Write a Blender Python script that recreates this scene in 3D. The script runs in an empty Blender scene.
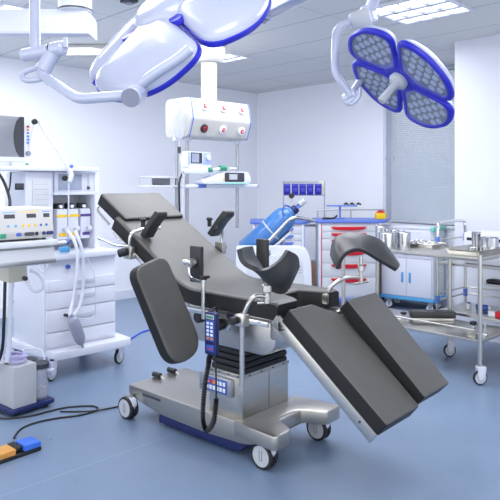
import bpy, bmesh, math, random
from mathutils import Vector as V, Matrix as M4
random.seed(7)
PI = math.pi
COL = bpy.context.scene.collection
F, H, HY = 618., 1.5, 182.
def at(px, py, Y):
    return V(((px-250)*Y/F, Y, H-(py-HY)*Y/F))
_n = math.hypot(1.02, 1.0)
LX, LY = 1.02/_n, 1.0/_n                 # direction along the left wall
TH = math.atan2(-LX, LY)                 # room frame: x = off the left wall, y = along it
def RW(d, s, z=0.): return V((LY*d+LX*s, -LX*d+LY*s, z))
def toR(p): return V((LY*p[0]-LX*p[1], LX*p[0]+LY*p[1], p[2]))

# ------------------------------------------------------------------ materials
def lin(c): return tuple((v/12.92 if v <= .04045 else ((v+.055)/1.055)**2.4) for v in c)
def hx(h): return lin(tuple(int(h[i:i+2], 16)/255 for i in (0, 2, 4)))
MATS = {}
def mat(name, col, rough=.5, metal=0., var=.04, scale=6., bump=0., coat=0., emis=0., spec=.5, stretch=None):
    if name in MATS: return MATS[name]
    m = bpy.data.materials.new(name); m.use_nodes = True
    nt = m.node_tree; b = nt.nodes['Principled BSDF']
    c = hx(col)
    tc = nt.nodes.new('ShaderNodeTexCoord'); no = nt.nodes.new('ShaderNodeTexNoise')
    no.inputs['Scale'].default_value = scale; no.inputs['Detail'].default_value = 4
    if stretch:
        mp = nt.nodes.new('ShaderNodeMapping'); mp.inputs['Scale'].default_value = stretch
        nt.links.new(tc.outputs['Object'], mp.inputs['Vector']); nt.links.new(mp.outputs['Vector'], no.inputs['Vector'])
    else: nt.links.new(tc.outputs['Object'], no.inputs['Vector'])
    rp = nt.nodes.new('ShaderNodeValToRGB')
    rp.color_ramp.elements[0].color = tuple(x*(1-var) for x in c)+(1,)
    rp.color_ramp.elements[1].color = tuple(min(1, x*(1+var)) for x in c)+(1,)
    rp.color_ramp.elements[0].position = .3; rp.color_ramp.elements[1].position = .7
    nt.links.new(no.outputs['Fac'], rp.inputs['Fac']); nt.links.new(rp.outputs['Color'], b.inputs['Base Color'])
    b.inputs['Roughness'].default_value = rough; b.inputs['Metallic'].default_value = metal
    b.inputs['Specular IOR Level'].default_value = spec
    if coat: b.inputs['Coat Weight'].default_value = coat; b.inputs['Coat Roughness'].default_value = .1
    if emis:
        b.inputs['Emission Strength'].default_value = emis
        b.inputs['Emission Color'].default_value = c+(1,)
    if bump:
        bp = nt.nodes.new('ShaderNodeBump'); bp.inputs['Strength'].default_value = bump; bp.inputs['Distance'].default_value = .01
        nt.links.new(no.outputs['Fac'], bp.inputs['Height']); nt.links.new(bp.outputs['Normal'], b.inputs['Normal'])
    MATS[name] = m; return m
def clear(name, col, fac=.75, rough=.05):
    m = bpy.data.materials.new(name); m.use_nodes = True; nt = m.node_tree
    b = nt.nodes['Principled BSDF']; b.inputs['Base Color'].default_value = hx(col)+(1,)
    b.inputs['Roughness'].default_value = rough
    tr = nt.nodes.new('ShaderNodeBsdfTransparent'); mx = nt.nodes.new('ShaderNodeMixShader')
    fr = nt.nodes.new('ShaderNodeTexNoise'); fr.inputs['Scale'].default_value = 3
    mt = nt.nodes.new('ShaderNodeMath'); mt.operation = 'MULTIPLY_ADD'; mt.inputs[1].default_value = .1; mt.inputs[2].default_value = 1-fac-.05
    nt.links.new(fr.outputs['Fac'], mt.inputs[0]); nt.links.new(mt.outputs[0], mx.inputs[0])
    nt.links.new(tr.outputs[0], mx.inputs[1]); nt.links.new(b.outputs[0], mx.inputs[2])
    nt.links.new(mx.outputs[0], nt.nodes['Material Output'].inputs['Surface'])
    return m
WHITE = mat('white_enamel', 'dfe2ee', .32, var=.015, coat=.2)
WHITE2 = mat('white_plastic', 'd8dbe8', .42, var=.02)
LAMPW = mat('lamp_shell_white', 'bcc1d6', .22, var=.01, coat=.5)
CREAM = mat('cream_enamel', 'c3c2c0', .4, var=.015)
GREYW = mat('grey_white_panel', 'd4d7dd', .45, var=.02)
LGREY = mat('light_grey_plastic', 'b9bdc4', .45, var=.03)
MGREY = mat('mid_grey_plastic', '84889a', .45, var=.04)
DGREY = mat('dark_grey_plastic', '3b3e47', .45, var=.05)
BLACK = mat('black_plastic', '17181c', .42, var=.1)
RUBBER = mat('black_rubber', '1f2024', .6, var=.1)
VINYL_SIDE_SHADE = mat('side_vinyl_shaded', '222223', .5, var=.06, scale=14, spec=.3)  # darker side vinyl, with shade on the pad sides put into the colour
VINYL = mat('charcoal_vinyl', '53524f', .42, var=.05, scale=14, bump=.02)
VINYLD = mat('dark_vinyl', '2f2f31', .36, var=.06, scale=10)
STEEL = mat('brushed_steel', 'c3c1bc', .3, 1., var=.05, scale=5, stretch=(2, 2, 30))
BASEM = mat('satin_steel_cover', 'b2afa9', .28, .85, var=.04, scale=4, stretch=(1, 1, 12))
CHROME = mat('chrome', 'dcdcdc', .14, 1., var=.02)
ALU = mat('grey_aluminium', 'a9acb2', .35, .8, var=.03)
BLUE = mat('royal_blue_trim', '2a2cc0', .35, var=.04)
NAVY = mat('navy_blue', '1a2760', .4, var=.05)
KEYB = mat('keypad_blue', '3d5fb0', .4, var=.04)
KEYW = mat('key_white', 'eef1fa', .4, var=.02)
ORANGE = mat('orange_plastic', 'e08a2c', .4, var=.05)
PEDB = mat('pedal_blue', '3f74e0', .4, var=.05)
PEDO = mat('pedal_orange', 'd99a4a', .45, var=.05)
RED = mat('red_plastic', 'd01f30', .38, var=.04)
YELLOW = mat('yellow_plastic', 'f3c613', .4, var=.04)
CARTB = mat('cart_blue', '5f7cd0', .4, var=.03)
BINB = mat('bin_blue', '2b2ba8', .42, var=.05)
OXY = mat('cylinder_blue', '3f77b9', .3, var=.05, coat=.4)
TRIMB = mat('light_blue_trim', '58a8dc', .4, var=.03)
TEAL = mat('teal_trim', '7fcfbe', .45, var=.03)
GREENW = mat('pale_green_panel', 'd3dfdb', .45, var=.02)
GREEN = mat('green_plastic', '2f9272', .4, var=.05)
PEACH = mat('peach_panel', 'd9a98c', .5, var=.05)
SCREEN = mat('screen_grey', '8b8d96', .2, var=.05, coat=.3)
SCREEND = mat('screen_dark', '35373f', .2, var=.05, coat=.3)
SCREENB = mat('screen_blue_grey', '9aa3b8', .25, var=.12, scale=8)
LENSM = mat('lens_silver', 'c3d0ea', .1, .4, var=.06)
PLATE = mat('lens_plate', '5b6379', .25, .5, var=.12, scale=8)
HOSE = mat('clear_hose', 'e4e6f2', .3, var=.03, coat=.3)
LILAC = mat('lilac_hose', 'b9b4dd', .35, var=.05)
CABLEB = mat('blue_cable', '2f4fd0', .45, var=.05)
BAG = mat('grey_rubber_bag', '9398ab', .35, var=.06)
PURPLE = mat('purple_band', '54418f', .4, var=.04)
BEIGE = mat('beige_box', 'cfc9b8', .5, var=.04)
LIGHTM = mat('luminaire_glow', 'f3f6ff', .5, emis=2.2, var=.01)
SMOKE = clear('smoked_clear', 'cfd4e4', .7, .08)
GLASS = clear('window_glass', 'dfe8ee', .85, .03)
IVB = clear('iv_bag_clear', 'c9d0de', .6, .12)

# ------------------------------------------------------------------ mesh builder
class MB:
    def __init__(s): s.bm = bmesh.new(); s.mats = []
    def _mi(s, m):
        if m not in s.mats: s.mats.append(m)
        return s.mats.index(m)
    def _add(s, verts, faces, m, T=None, bevel=0, seg=2, edges=None):
        b = bmesh.new()
        vs = [b.verts.new(v) for v in verts]
        for f in faces:
            try: b.faces.new([vs[i] for i in f])
            except ValueError: pass
        bmesh.ops.recalc_face_normals(b, faces=b.faces)
        if bevel:
            es = [e for e in b.edges if len(e.link_faces) == 2 and e.calc_face_angle(0) > .6]
            bmesh.ops.bevel(b, geom=es, offset=bevel, segments=seg, profile=.6, affect='EDGES', clamp_overlap=True)
        if T is not None: bmesh.ops.transform(b, matrix=T, verts=b.verts)
        mi = s._mi(m); mp = {}
        for v in b.verts: mp[v] = s.bm.verts.new(v.co)
        for f in b.faces:
            try: nf = s.bm.faces.new([mp[v] for v in f.verts]); nf.material_index = mi; nf.smooth = True
            except ValueError: pass
        b.free()
    def box(s, lo, hi, m, bevel=0, T=None, seg=2):
        x0, y0, z0 = lo; x1, y1, z1 = hi
        vs = [(x, y, z) for z in (z0, z1) for y in (y0, y1) for x in (x0, x1)]
        s._add(vs, [(0, 1, 3, 2), (4, 5, 7, 6), (0, 1, 5, 4), (2, 3, 7, 6), (0, 2, 6, 4), (1, 3, 7, 5)], m, T, bevel, seg); return s
    def prism(s, poly, z0, z1, m, bevel=0, T=None, seg=2):
        n = len(poly)
        vs = [(x, y, z0) for x, y in poly]+[(x, y, z1) for x, y in poly]
        fs = [tuple(range(n)), tuple(range(n, 2*n))]+[(i, (i+1) % n, n+(i+1) % n, n+i) for i in range(n)]
        s._add(vs, fs, m, T, bevel, seg); return s
    def xz(s, poly, y0, y1, m, bevel=0, seg=2, T=None):      # profile in x,z swept along y
        R = M4(((1, 0, 0, 0), (0, 0, -1, 0), (0, 1, 0, 0), (0, 0, 0, 1)))
        return s.prism(poly, -y1, -y0, m, bevel, (T @ R) if T is not None else R, seg)
    def yz(s, poly, x0, x1, m, bevel=0, seg=2):              # profile in y,z swept along x
        R = M4(((0, 0, 1, 0), (1, 0, 0, 0), (0, 1, 0, 0), (0, 0, 0, 1)))
        return s.prism(poly, x0, x1, m, bevel, R, seg)
    def cyl(s, p0, p1, r, m, r1=None, n=20, bevel=0):
        p0, p1 = V(p0), V(p1); r1 = r if r1 is None else r1
        d = p1-p0; L = d.length
        T = M4.Translation(p0) @ d.to_track_quat('Z', 'Y').to_matrix().to_4x4()
        return s.lathe([(0, 0), (r, 0), (r1, L), (0, L)] if not bevel else
                       [(0, 0), (r-bevel, 0), (r, bevel), (r1, L-bevel), (r1-bevel, L), (0, L)], m, T, n)
    def lathe(s, prof, m, T=None, n=24):
        vs, fs, rows = [], [], []
        for r, z in prof:
            if r < 1e-6: rows.append([len(vs)]); vs.append((0, 0, z))
            else:
                rows.append(list(range(len(vs), len(vs)+n)))
                vs += [(r*math.cos(2*PI*i/n), r*math.sin(2*PI*i/n), z) for i in range(n)]
        for a, b in zip(rows, rows[1:]):
            for i in range(n):
                j = (i+1) % n
                if len(a) == 1 and len(b) == 1: continue
                if len(a) == 1: fs.append((a[0], b[i], b[j]))
                elif len(b) == 1: fs.append((a[i], a[j], b[0]))
                else: fs.append((a[i], a[j], b[j], b[i]))
        s._add(vs, fs, m, T); return s
    def tube(s, pts, r, m, n=10, smooth=True, sub=6, ridge=0, closed=False):
        P = [V(p) for p in pts]
        if smooth and len(P) > 2:
            Q = []; N = len(P)
            for i in range(N if closed else N-1):
                a = P[(i-1) % N] if (closed or i > 0) else P[0]; b = P[i]; c = P[(i+1) % N]; d = P[(i+2) % N] if (closed or i+2 < N) else c
                for k in range(sub):
                    t = k/sub
                    Q.append(.5*((2*b)+(c-a)*t+(2*a-5*b+4*c-d)*t*t+(3*b-a-3*c+d)*t**3))
            if not closed: Q.append(P[-1])
            P = Q
        vs, fs = [], []; up = None; K = len(P)
        for i, p in enumerate(P):
            t = (P[(i+1) % K]-P[i-1]) if closed else (P[min(i+1, K-1)]-P[max(i-1, 0)])
            t.normalize()
            if up is None: up = t.orthogonal().normalized()
            up = (up-t*up.dot(t))
            up = up.normalized() if up.length > 1e-6 else t.orthogonal().normalized()
            w = t.cross(up)
            rr = r*(1+ridge*(1 if i % 2 else -1)) if ridge else r
            for k in range(n):
                a = 2*PI*k/n; vs.append(p+(up*math.cos(a)+w*math.sin(a))*rr)
        for i in range(K if closed else K-1):
            for k in range(n):
                j = (i+1) % K
                fs.append((i*n+k, i*n+(k+1) % n, j*n+(k+1) % n, j*n+k))
        if not closed: fs += [tuple(range(n)), tuple(range((K-1)*n, K*n))]
        s._add(vs, fs, m); return s
    def sphere(s, c, r, m, sc=(1, 1, 1), n=16):
        pr = [(math.sin(PI*i/8)*r, -math.cos(PI*i/8)*r) for i in range(9)]; pr[0] = (0, -r); pr[-1] = (0, r)
        return s.lathe(pr, m, M4.Translation(V(c)) @ M4.Diagonal((*sc, 1)), n)
    def grid(s, rows, m, thick=0, T=None):                    # loft through rows of points, optional shell
        nr, nc = len(rows), len(rows[0])
        P = [[V(p) for p in r] for r in rows]
        vs = [p for r in P for p in r]
        fs = [(i*nc+j, i*nc+j+1, (i+1)*nc+j+1, (i+1)*nc+j) for i in range(nr-1) for j in range(nc-1)]
        if thick:
            off = []
            for i in range(nr):
                for j in range(nc):
                    du = P[min(i+1, nr-1)][j]-P[max(i-1, 0)][j]; dv = P[i][min(j+1, nc-1)]-P[i][max(j-1, 0)]
                    nn = du.cross(dv); nn = nn.normalized() if nn.length > 1e-9 else V((0, 0, 1))
                    off.append(P[i][j]+nn*thick)
            k = len(vs); vs += off
            fs += [tuple(k+q for q in f) for f in list(fs)]
            per = [(0, j) for j in range(nc)]+[(i, nc-1) for i in range(1, nr)]+[(nr-1, j) for j in range(nc-2, -1, -1)]+[(i, 0) for i in range(nr-2, 0, -1)]
            ix = [i*nc+j for i, j in per]
            fs += [(ix[a], ix[(a+1) % len(ix)], k+ix[(a+1) % len(ix)], k+ix[a]) for a in range(len(ix))]
        s._add(vs, fs, m, T); return s
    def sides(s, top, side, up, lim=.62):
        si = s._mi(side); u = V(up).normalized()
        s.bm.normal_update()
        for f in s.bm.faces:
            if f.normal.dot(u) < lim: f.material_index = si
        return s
    def build(s, name, parent=None, loc=None, sharp=38, label=None):
        me = bpy.data.meshes.new(name)
        bmesh.ops.remove_doubles(s.bm, verts=s.bm.verts, dist=1e-6)
        if loc is not None: bmesh.ops.translate(s.bm, verts=s.bm.verts, vec=-V(loc))
        s.bm.to_mesh(me); s.bm.free()
        for m in s.mats: me.materials.append(m)
        me.set_sharp_from_angle(angle=math.radians(sharp))
        o = bpy.data.objects.new(name, me); COL.objects.link(o)
        if parent: o.parent = parent
        if label: o['label'] = label
        if loc is not None: o.location = loc
        return o
def tag(o, label, cat, group=None):
    o['label'] = label; o['category'] = cat
    if group: o['group'] = group
    return o
def thing(name, label, cat, loc=(0, 0, 0), rz=0., group=None):
    o = bpy.data.objects.new(name, None); COL.objects.link(o); o.empty_display_size = .05
    o.location = loc; o.rotation_euler = (0, 0, rz); return tag(o, label, cat, group)
def solo(mb, name, label, cat, loc, rz=0., group=None):       # a one-mesh thing built in local coordinates
    o = mb.build(name); o.location = loc; o.rotation_euler = (0, 0, rz); return tag(o, label, cat, group)
def struct(o): o['kind'] = 'structure'; return o
def copy_tree(o, parent=None):
    c = o.copy(); COL.objects.link(c)
    if parent: c.parent = parent
    for ch in list(o.children): copy_tree(ch, c)
    return c
def rounded(poly, r, n=5):
    out = []; K = len(poly)
    for i in range(K):
        p = V(poly[i]); a = V(poly[i-1])-p; b = V(poly[(i+1) % K])-p
        rr = r[i] if isinstance(r, (list, tuple)) else r
        q = min(rr, a.length*.48, b.length*.48)
        if q < 1e-5: out.append(tuple(p)); continue
        A = p+a.normalized()*q; B = p+b.normalized()*q
        for k in range(n+1):
            t = k/n; out.append(tuple((1-t)**2*A+2*t*(1-t)*p+t*t*B))
    return out
def rect(x0, y0, x1, y1): return [(x0, y0), (x1, y0), (x1, y1), (x0, y1)]
def frame(o, u, n):                                           # matrix: local x = u, local z = n, at o
    n = V(n).normalized(); u = V(u); u = (u-n*u.dot(n)).normalized(); w = n.cross(u)
    return M4(((u.x, w.x, n.x, o[0]), (u.y, w.y, n.y, o[1]), (u.z, w.z, n.z, o[2]), (0, 0, 0, 1)))

def castor(parent, x, y, r=.06, zt=.15, rz=0., body=WHITE2, w=.028, face=LGREY, twin=False, cap=None):
    """swivel castor: forked housing, wheel with hub disc, below height zt"""
    T = M4.Translation((x, y, 0)) @ M4.Rotation(rz, 4, 'Z')
    b = MB()
    fork = rounded([(-r*.55, r*1.1), (-r*.35, zt), (r*.75, zt), (r*1.0, r*1.35), (r*.75, r*.9), (-r*.2, r*.75)], r*.3) if twin else rounded([(-r*.5, zt), (r*.75, zt), (r*.6, r*1.4), (r*.22, r*.72), (-r*.22, r*.72), (-r*.4, r*1.4)], r*.2)
    b.xz(fork, -w*(.55 if twin else .8), -w*(-.55 if twin else .55), body, .002, T=T)
    if not twin: b.xz(fork, w*.55, w*.8, body, .002, T=T); b.box((-r*.3, -w*.7, zt-.02), (r*.7, w*.7, zt-.002), body, .002, T)
    b.cyl(T @ V((r*.2, 0, zt-.005)), T @ V((r*.2, 0, zt+.012)), r*.3, STEEL if cap is None else cap)
    h = b.build('castor', parent)
    for sy in ((-1, 1) if twin else (0,)):
        q = MB(); y0 = sy*w*.62
        TT = T @ M4.Translation((0, y0, r)) @ M4.Rotation(PI/2, 4, 'X')
        q.lathe([(0, -w*.45), (r*.8, -w*.45), (r*.96, -w*.35), (r, -w*.1), (r, w*.1), (r*.96, w*.35), (r*.8, w*.45), (0, w*.45)], RUBBER, TT, 28)
        q.lathe([(0, w*.5), (r*.78, w*.48), (r*.8, w*.4), (r*.8, -w*.4), (r*.78, -w*.48), (0, -w*.5)], face, TT, 28)
        if twin and sy < 0: q.tube([TT @ V((x_*r, y_*r, w*.5)) for x_, y_ in ((-.12, .45), (-.12, -.2), (0, -.32), (.12, -.2), (.12, .45))], .0028, MGREY, n=6)
        q.build('wheel', h)
    return h

# ================================================================== ROOM
def nodes_room(name, kind):
    m = bpy.data.materials.new(name); m.use_nodes = True; nt = m.node_tree; N = nt.nodes; Lk = nt.links.new
    b = N['Principled BSDF']; tc = N.new('ShaderNodeTexCoord')
    sx = N.new('ShaderNodeSeparateXYZ'); Lk(tc.outputs['Object'], sx.inputs[0])
    def line(out, pitch, off, w):
        a = N.new('ShaderNodeMath'); a.operation = 'MULTIPLY_ADD'; a.inputs[1].default_value = 1/pitch; a.inputs[2].default_value = -off/pitch+50.5
        Lk(out, a.inputs[0])
        f = N.new('ShaderNodeMath'); f.operation = 'FRACT'; Lk(a.outputs[0], f.inputs[0])
        s_ = N.new('ShaderNodeMath'); s_.operation = 'SUBTRACT'; s_.inputs[1].default_value = .5; Lk(f.outputs[0], s_.inputs[0])
        c = N.new('ShaderNodeMath'); c.operation = 'ABSOLUTE'; Lk(s_.outputs[0], c.inputs[0])
        l = N.new('ShaderNodeMath'); l.operation = 'LESS_THAN'; l.inputs[1].default_value = w/pitch/2; Lk(c.outputs[0], l.inputs[0])
        return l.outputs[0]
    def mix(fac, a, c, k=1.):
        x = N.new('ShaderNodeMix'); x.data_type = 'RGBA'
        if k != 1.:
            mm = N.new('ShaderNodeMath'); mm.operation = 'MULTIPLY'; mm.inputs[1].default_value = k; Lk(fac, mm.inputs[0]); fac = mm.outputs[0]
        Lk(fac, x.inputs[0])
        if isinstance(a, tuple): x.inputs[6].default_value = a+(1,)
        else: Lk(a, x.inputs[6])
        if isinstance(c, tuple): x.inputs[7].default_value = c+(1,)
        else: Lk(c, x.inputs[7])
        return x.outputs[2]
    no = N.new('ShaderNodeTexNoise'); Lk(tc.outputs['Object'], no.inputs['Vector'])
    if kind == 'floor':
        no.inputs['Scale'].default_value = 2.2; no.inputs['Detail'].default_value = 8; no.inputs['Roughness'].default_value = .65
        base = mix(no.outputs['Fac'], hx('6b7e98'), hx('8396b1'))
        base = mix(line(sx.outputs['X'], 2.0, -2.94, .008), base, hx('9aadc4'), .45)
        Lk(base, b.inputs['Base Color']); b.inputs['Roughness'].default_value = .3; b.inputs['Specular IOR Level'].default_value = .45
        rr = N.new('ShaderNodeMath'); rr.operation = 'MULTIPLY_ADD'; rr.inputs[1].default_value = .22; rr.inputs[2].default_value = .2
        Lk(no.outputs['Fac'], rr.inputs[0]); Lk(rr.outputs[0], b.inputs['Roughness'])
        n2 = N.new('ShaderNodeTexNoise'); n2.inputs['Scale'].default_value = 25; Lk(tc.outputs['Object'], n2.inputs['Vector'])
        bp = N.new('ShaderNodeBump'); bp.inputs['Strength'].default_value = .06; bp.inputs['Distance'].default_value = .004
        Lk(n2.outputs['Fac'], bp.inputs['Height']); Lk(bp.outputs['Normal'], b.inputs['Normal'])
    elif kind == 'ceiling':
        no.inputs['Scale'].default_value = 40
        base = mix(no.outputs['Fac'], hx('d9dbda'), hx('e1e2e1'))
        base = mix(line(sx.outputs['Y'], .64, 4.05, .014), base, hx('9aa0a8'), .8)
        base = mix(line(sx.outputs['X'], 1.28, -3.2, .010), base, hx('b3b9bf'), .7)
        Lk(base, b.inputs['Base Color']); b.inputs['Roughness'].default_value = .75
    else:
        no.inputs['Scale'].default_value = 1.2
        base = mix(no.outputs['Fac'], hx('eef0f8'), hx('f3f5fb'))
        Lk(base, b.inputs['Base Color']); b.inputs['Roughness'].default_value = .45
    return m
FLOORM, CEILM, WALLM = nodes_room('vinyl_floor', 'floor'), nodes_room('ceiling_tiles', 'ceiling'), nodes_room('painted_wall', 'wall')
DW, SW, CZ = -6.80, 6.82, 2.88            # left wall d, right wall s, ceiling height
def shell(name, lo, hi, m, bevel=0):
    o = MB().box(lo, hi, m, bevel).build(name); o.rotation_euler.z = TH; return struct(o)
XE, YE = 4.6, -3.6
shell('floor', (DW, YE, -.1), (XE, SW+.15, 0), FLOORM)
shell('ceiling', (DW, YE, CZ), (XE, SW+.15, CZ+.1), CEILM)
shell('wall_left', (DW-.15, YE, 0), (DW, SW+.15, CZ), WALLM)
WX0, WX1 = -4.50, -3.35                   # window opening along the right wall (d)
WZ0, WZ1 = .98, 2.88
SB = 5.70                                 # projecting wall face
DB = toR(at(455, 42, 6.09)).x
w = MB()
w.box((DW, SW, 0), (WX0, SW+.15, CZ), WALLM)
w.box((WX0, SW, 0), (WX1, SW+.15, WZ0), WALLM)
w.box((WX1, SW, 0), (DB+.1, SW+.15, CZ), WALLM)
o = w.build('wall_right'); o.rotation_euler.z = TH; struct(o)
shell('wall_projecting', (DB, SB, 0), (XE, SW, CZ), mat('wall_paint_dimmed', 'd9dce6', .5, var=.01, scale=2))  # same paint as other walls, darkened in colour to offset strong light here
shell('baseboard_left', (DW, YE, 0), (DW+.015, SW, .11), WHITE)
w = MB().box((DW+.015, SW-.015, 0), (WX1+.4, SW, .11), WHITE); o = w.build('baseboard_right'); o.rotation_euler.z = TH; struct(o)
w = MB().box((DB-.015, SB-.015, 0), (XE, SB, .11), WHITE); o = w.build('baseboard_projecting'); o.rotation_euler.z = TH; struct(o)
# window
wr = bpy.data.objects.new('window_1', None); COL.objects.link(wr); wr.rotation_euler.z = TH; struct(wr)
w = MB()
for x, ww in ((WX0, .02), (WX0+.12, .025), (WX1-.05, .05)): w.box((x, SW+.03, WZ0), (x+ww, SW+.09, WZ1), WHITE, .002)
w.box((WX0, SW+.03, WZ0), (WX1, SW+.09, WZ0+.05), WHITE, .004); w.box((WX0, SW+.03, WZ1-.05), (WX1, SW+.09, WZ1), WHITE, .004)
w.build('window_frame', wr)
MB().box((WX0+.018, SW+.045, WZ0+.05), (WX0+.122, SW+.07, WZ1-.05), mat('window_side_panel', 'a9b0bd', .5), .002).build('side_panel', wr)
MB().box((WX0+.13, SW+.055, WZ0), (WX1, SW+.062, WZ1), GLASS).build('pane', wr)
MB().box((WX0-.03, SW-.04, WZ0-.03), (WX1+.03, SW+.06, WZ0), WHITE, .006).build('window_sill', wr)
# venetian blind
BL = mat('blind_slat', 'b9c1cb', .45, var=.02)
x0, x1 = WX0+.145, WX1-.01
bt = thing('window_blind', 'lowered pale grey venetian blind covering the window', 'blind', RW((x0+x1)/2, SW-.03, WZ0), TH)
hw = (x1-x0)/2
w = MB(); k = 0; z = .05
while z < WZ1-WZ0-.06:
    w.box((-hw, -.014, -.0008), (hw, .014, .0008), BL, T=M4.Translation((0, 0, z)) @ M4.Rotation(math.radians(58), 4, 'X')); z += .0245
w.build('slats', bt)
MB().box((-hw, -.018, WZ1-WZ0-.05), (hw, .018, WZ1-WZ0-.002), BL, .004).build('head_rail', bt)
MB().box((-hw, -.014, .012), (hw, .014, .034), BL, .004).build('bottom_rail', bt)
w = MB()
for x in (-hw*.6, hw*.6): w.tube([(x, -.02, .02), (x, -.02, WZ1-WZ0-.04)], .0016, WHITE, n=6)
w.build('ladder_cord', bt)

# ceiling luminaires
def troffer(cx, cy, lx, ly, label, n=(4, 3)):
    t = thing('ceiling_light', label, 'ceiling light', RW(cx, cy, CZ), TH, None)
    b = MB(); z0, z1 = -.02, -.004
    for a in (-1, 1):
        b.box((a*lx/2-.012, -ly/2, z0), (a*lx/2+.012, ly/2, z1), WHITE, .002)
        b.box((-lx/2, a*ly/2-.012, z0), (lx/2, a*ly/2+.012, z1), WHITE, .002)
    b.build('frame', t)
    MB().box((-lx/2+.005, -ly/2+.005, -.006), (lx/2-.005, ly/2-.005, -.003), LIGHTM).build('diffuser', t)
    b = MB()
    for i in range(1, n[0]): x = -lx/2+lx*i/n[0]; b.box((x-.006, -ly/2, -.03), (x+.006, ly/2, -.007), CHROME)
    for i in range(1, n[1]): y = -ly/2+ly*i/n[1]; b.box((-lx/2, y-.02, -.03), (lx/2, y+.02, -.007), WHITE2)
    b.build('louvre', t)
    return t
pc = [toR((.9746, 4.818, 0)), toR((1.725, 4.958, 0)), toR((1.294, 5.33, 0)), toR((1.417, 4.61, 0))]
troffer(-2.57, 4.40, .60, .60, 'bright louvred square ceiling light above the four petal lamp with the visible lenses')
troffer(-5.05, 4.59, .40, .30, 'small ceiling light beside the central ceiling column', (2, 2))

troffer(-5.0, 1.85, .60, .60, 'bright ceiling light at the top left corner beside the pendant beam', (3, 3))
b = MB(); b.box((-.05, -.05, -.02), (.05, .05, 0), DGREY, .004); b.cyl((0, 0, -.03), (0, 0, -.018), .03, MGREY)
solo(b, 'ceiling_sensor', 'small dark square fitting on the ceiling at the top edge left of centre', 'sensor', at(129, 0, 4.686), TH)

# ================================================================== OPERATING TABLE
A0, B0 = -2.4, 2.70
_m = math.hypot(.75, .66); TA = (.75/_m, -.66/_m); TB = (-TA[1], TA[0])
TROT = math.atan2(TA[1], TA[0])
TLOC = V((TA[0]*A0+TB[0]*B0, TA[1]*A0+TB[1]*B0, 0))
def TW(x, y, z): return V((TLOC.x+TA[0]*x+TB[0]*y, TLOC.y+TA[1]*x+TB[1]*y, z))
def TL(p): p = V(p)-TLOC; return V((TA[0]*p.x+TA[1]*p.y, TB[0]*p.x+TB[1]*p.y, p.z))
tb = thing('operating_table', 'black padded operating table with raised backrest and split leg plates on a steel wheeled base', 'operating table', TLOC, TROT)
# base
b = MB()
b.xz(rounded([(-.80, .205), (-.80, .15), (-.70, .12), (-.50, .085), (-.1, .08), (.2, .095), (.3, .125), (.3, .205)], [.01, .02, .03, .05, .05, .05, .02, .01]), -.24, .24, BASEM, .012)
b.prism(rounded([(.12, -.25), (.43, -.27), (.43, -.13), (.27, -.06), (.27, .12), (.43, .19), (.43, .34), (.12, .30)], [.02, .03, .03, .08, .08, .03, .03, .02]), .13, .207, BASEM, .01)
b.build('base', tb)
MB().box((-.66, -.2425, .165), (-.49, -.2405, .178), DGREY).build('maker_strip', tb)
MB().xz(rounded([(-.56, .012), (-.54, .085), (.12, .1), (.14, .03), (.08, .012)], .02), -.20, .10, NAVY, .01).build('skid_plate', tb)
for x, y in ((-.775, -.262), (.315, -.215), (.32, .27), (-.775, .25)):
    castor(tb, x, y, .07, .14, 0, WHITE2, .03, twin=True)
for y0 in (-.03, .10):
    q = MB(); q.tube([(-.70, y0, .20), (-.74, y0, .222), (-.80, y0, .225)], .009, STEEL, smooth=False); q.cyl((-.73, y0, .222), (-.80, y0-.01, .225), .017, BLACK, bevel=.004)
    q.build('pedal', tb)
# column
b = MB(); b.box((-.105, -.205, .2), (.15, .2, .43), STEEL, .006)
b.box((.149, .02, .215), (.1512, .023, .43), DGREY)
b.box((-.108, -.209, .425), (.153, .204, .447), BASEM, .003)
for x in (-.08, -.02, .05, .12): b.cyl((x, -.2095, .436), (x, -.2115, .436), .005, DGREY, n=10)
for y in (-.15, -.05, .05, .15): b.cyl((.153, y, .436), (.156, y, .436), .005, DGREY, n=10)
b.build('column', tb)
b = MB()
for i in range(4):
    z = .445+i*.034; b.prism(rounded(rect(-.10, -.2, .155, .19), .02), z, z+.03, RUBBER, .012)
b.build('bellows', tb)
b = MB(); b.xz(rounded([(-.3, .79), (-.3, .63), (-.24, .58), (.31, .58), (.375, .63), (.385, .79)], [.01, .04, .04, .05, .04, .01]), -.2, .2, STEEL, .008)
b.box((.30, -.16, .7), (.47, .16, .78), STEEL, .01)
b.build('tilt_housing', tb)
for x, z in ((-.18, .72), (-.02, .70)):
    b = MB(); b.cyl((x, -.2, z), (x, -.233, z), .033, BLACK, bevel=.006); b.build('lock_knob', tb)
# control panel on column
b = MB(); b.box((-.165, -.226, .312), (.085, -.205, .412), ALU, .006); b.box((-.115, -.2285, .324), (.055, -.225, .400), KEYB, .002); b.cyl((-.14, -.226, .345), (-.14, -.229, .345), .006, GREEN, n=10)
for i in range(6):
    for j in range(2):
        m = (RED, ORANGE)[i-1] if (j == 1 and i in (1, 2)) else KEYW
        b.box((-.105+i*.026, -.231, .334+j*.033), (-.087+i*.026, -.228, .356+j*.033), m, .001)
b.build('control_panel', tb)
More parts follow.
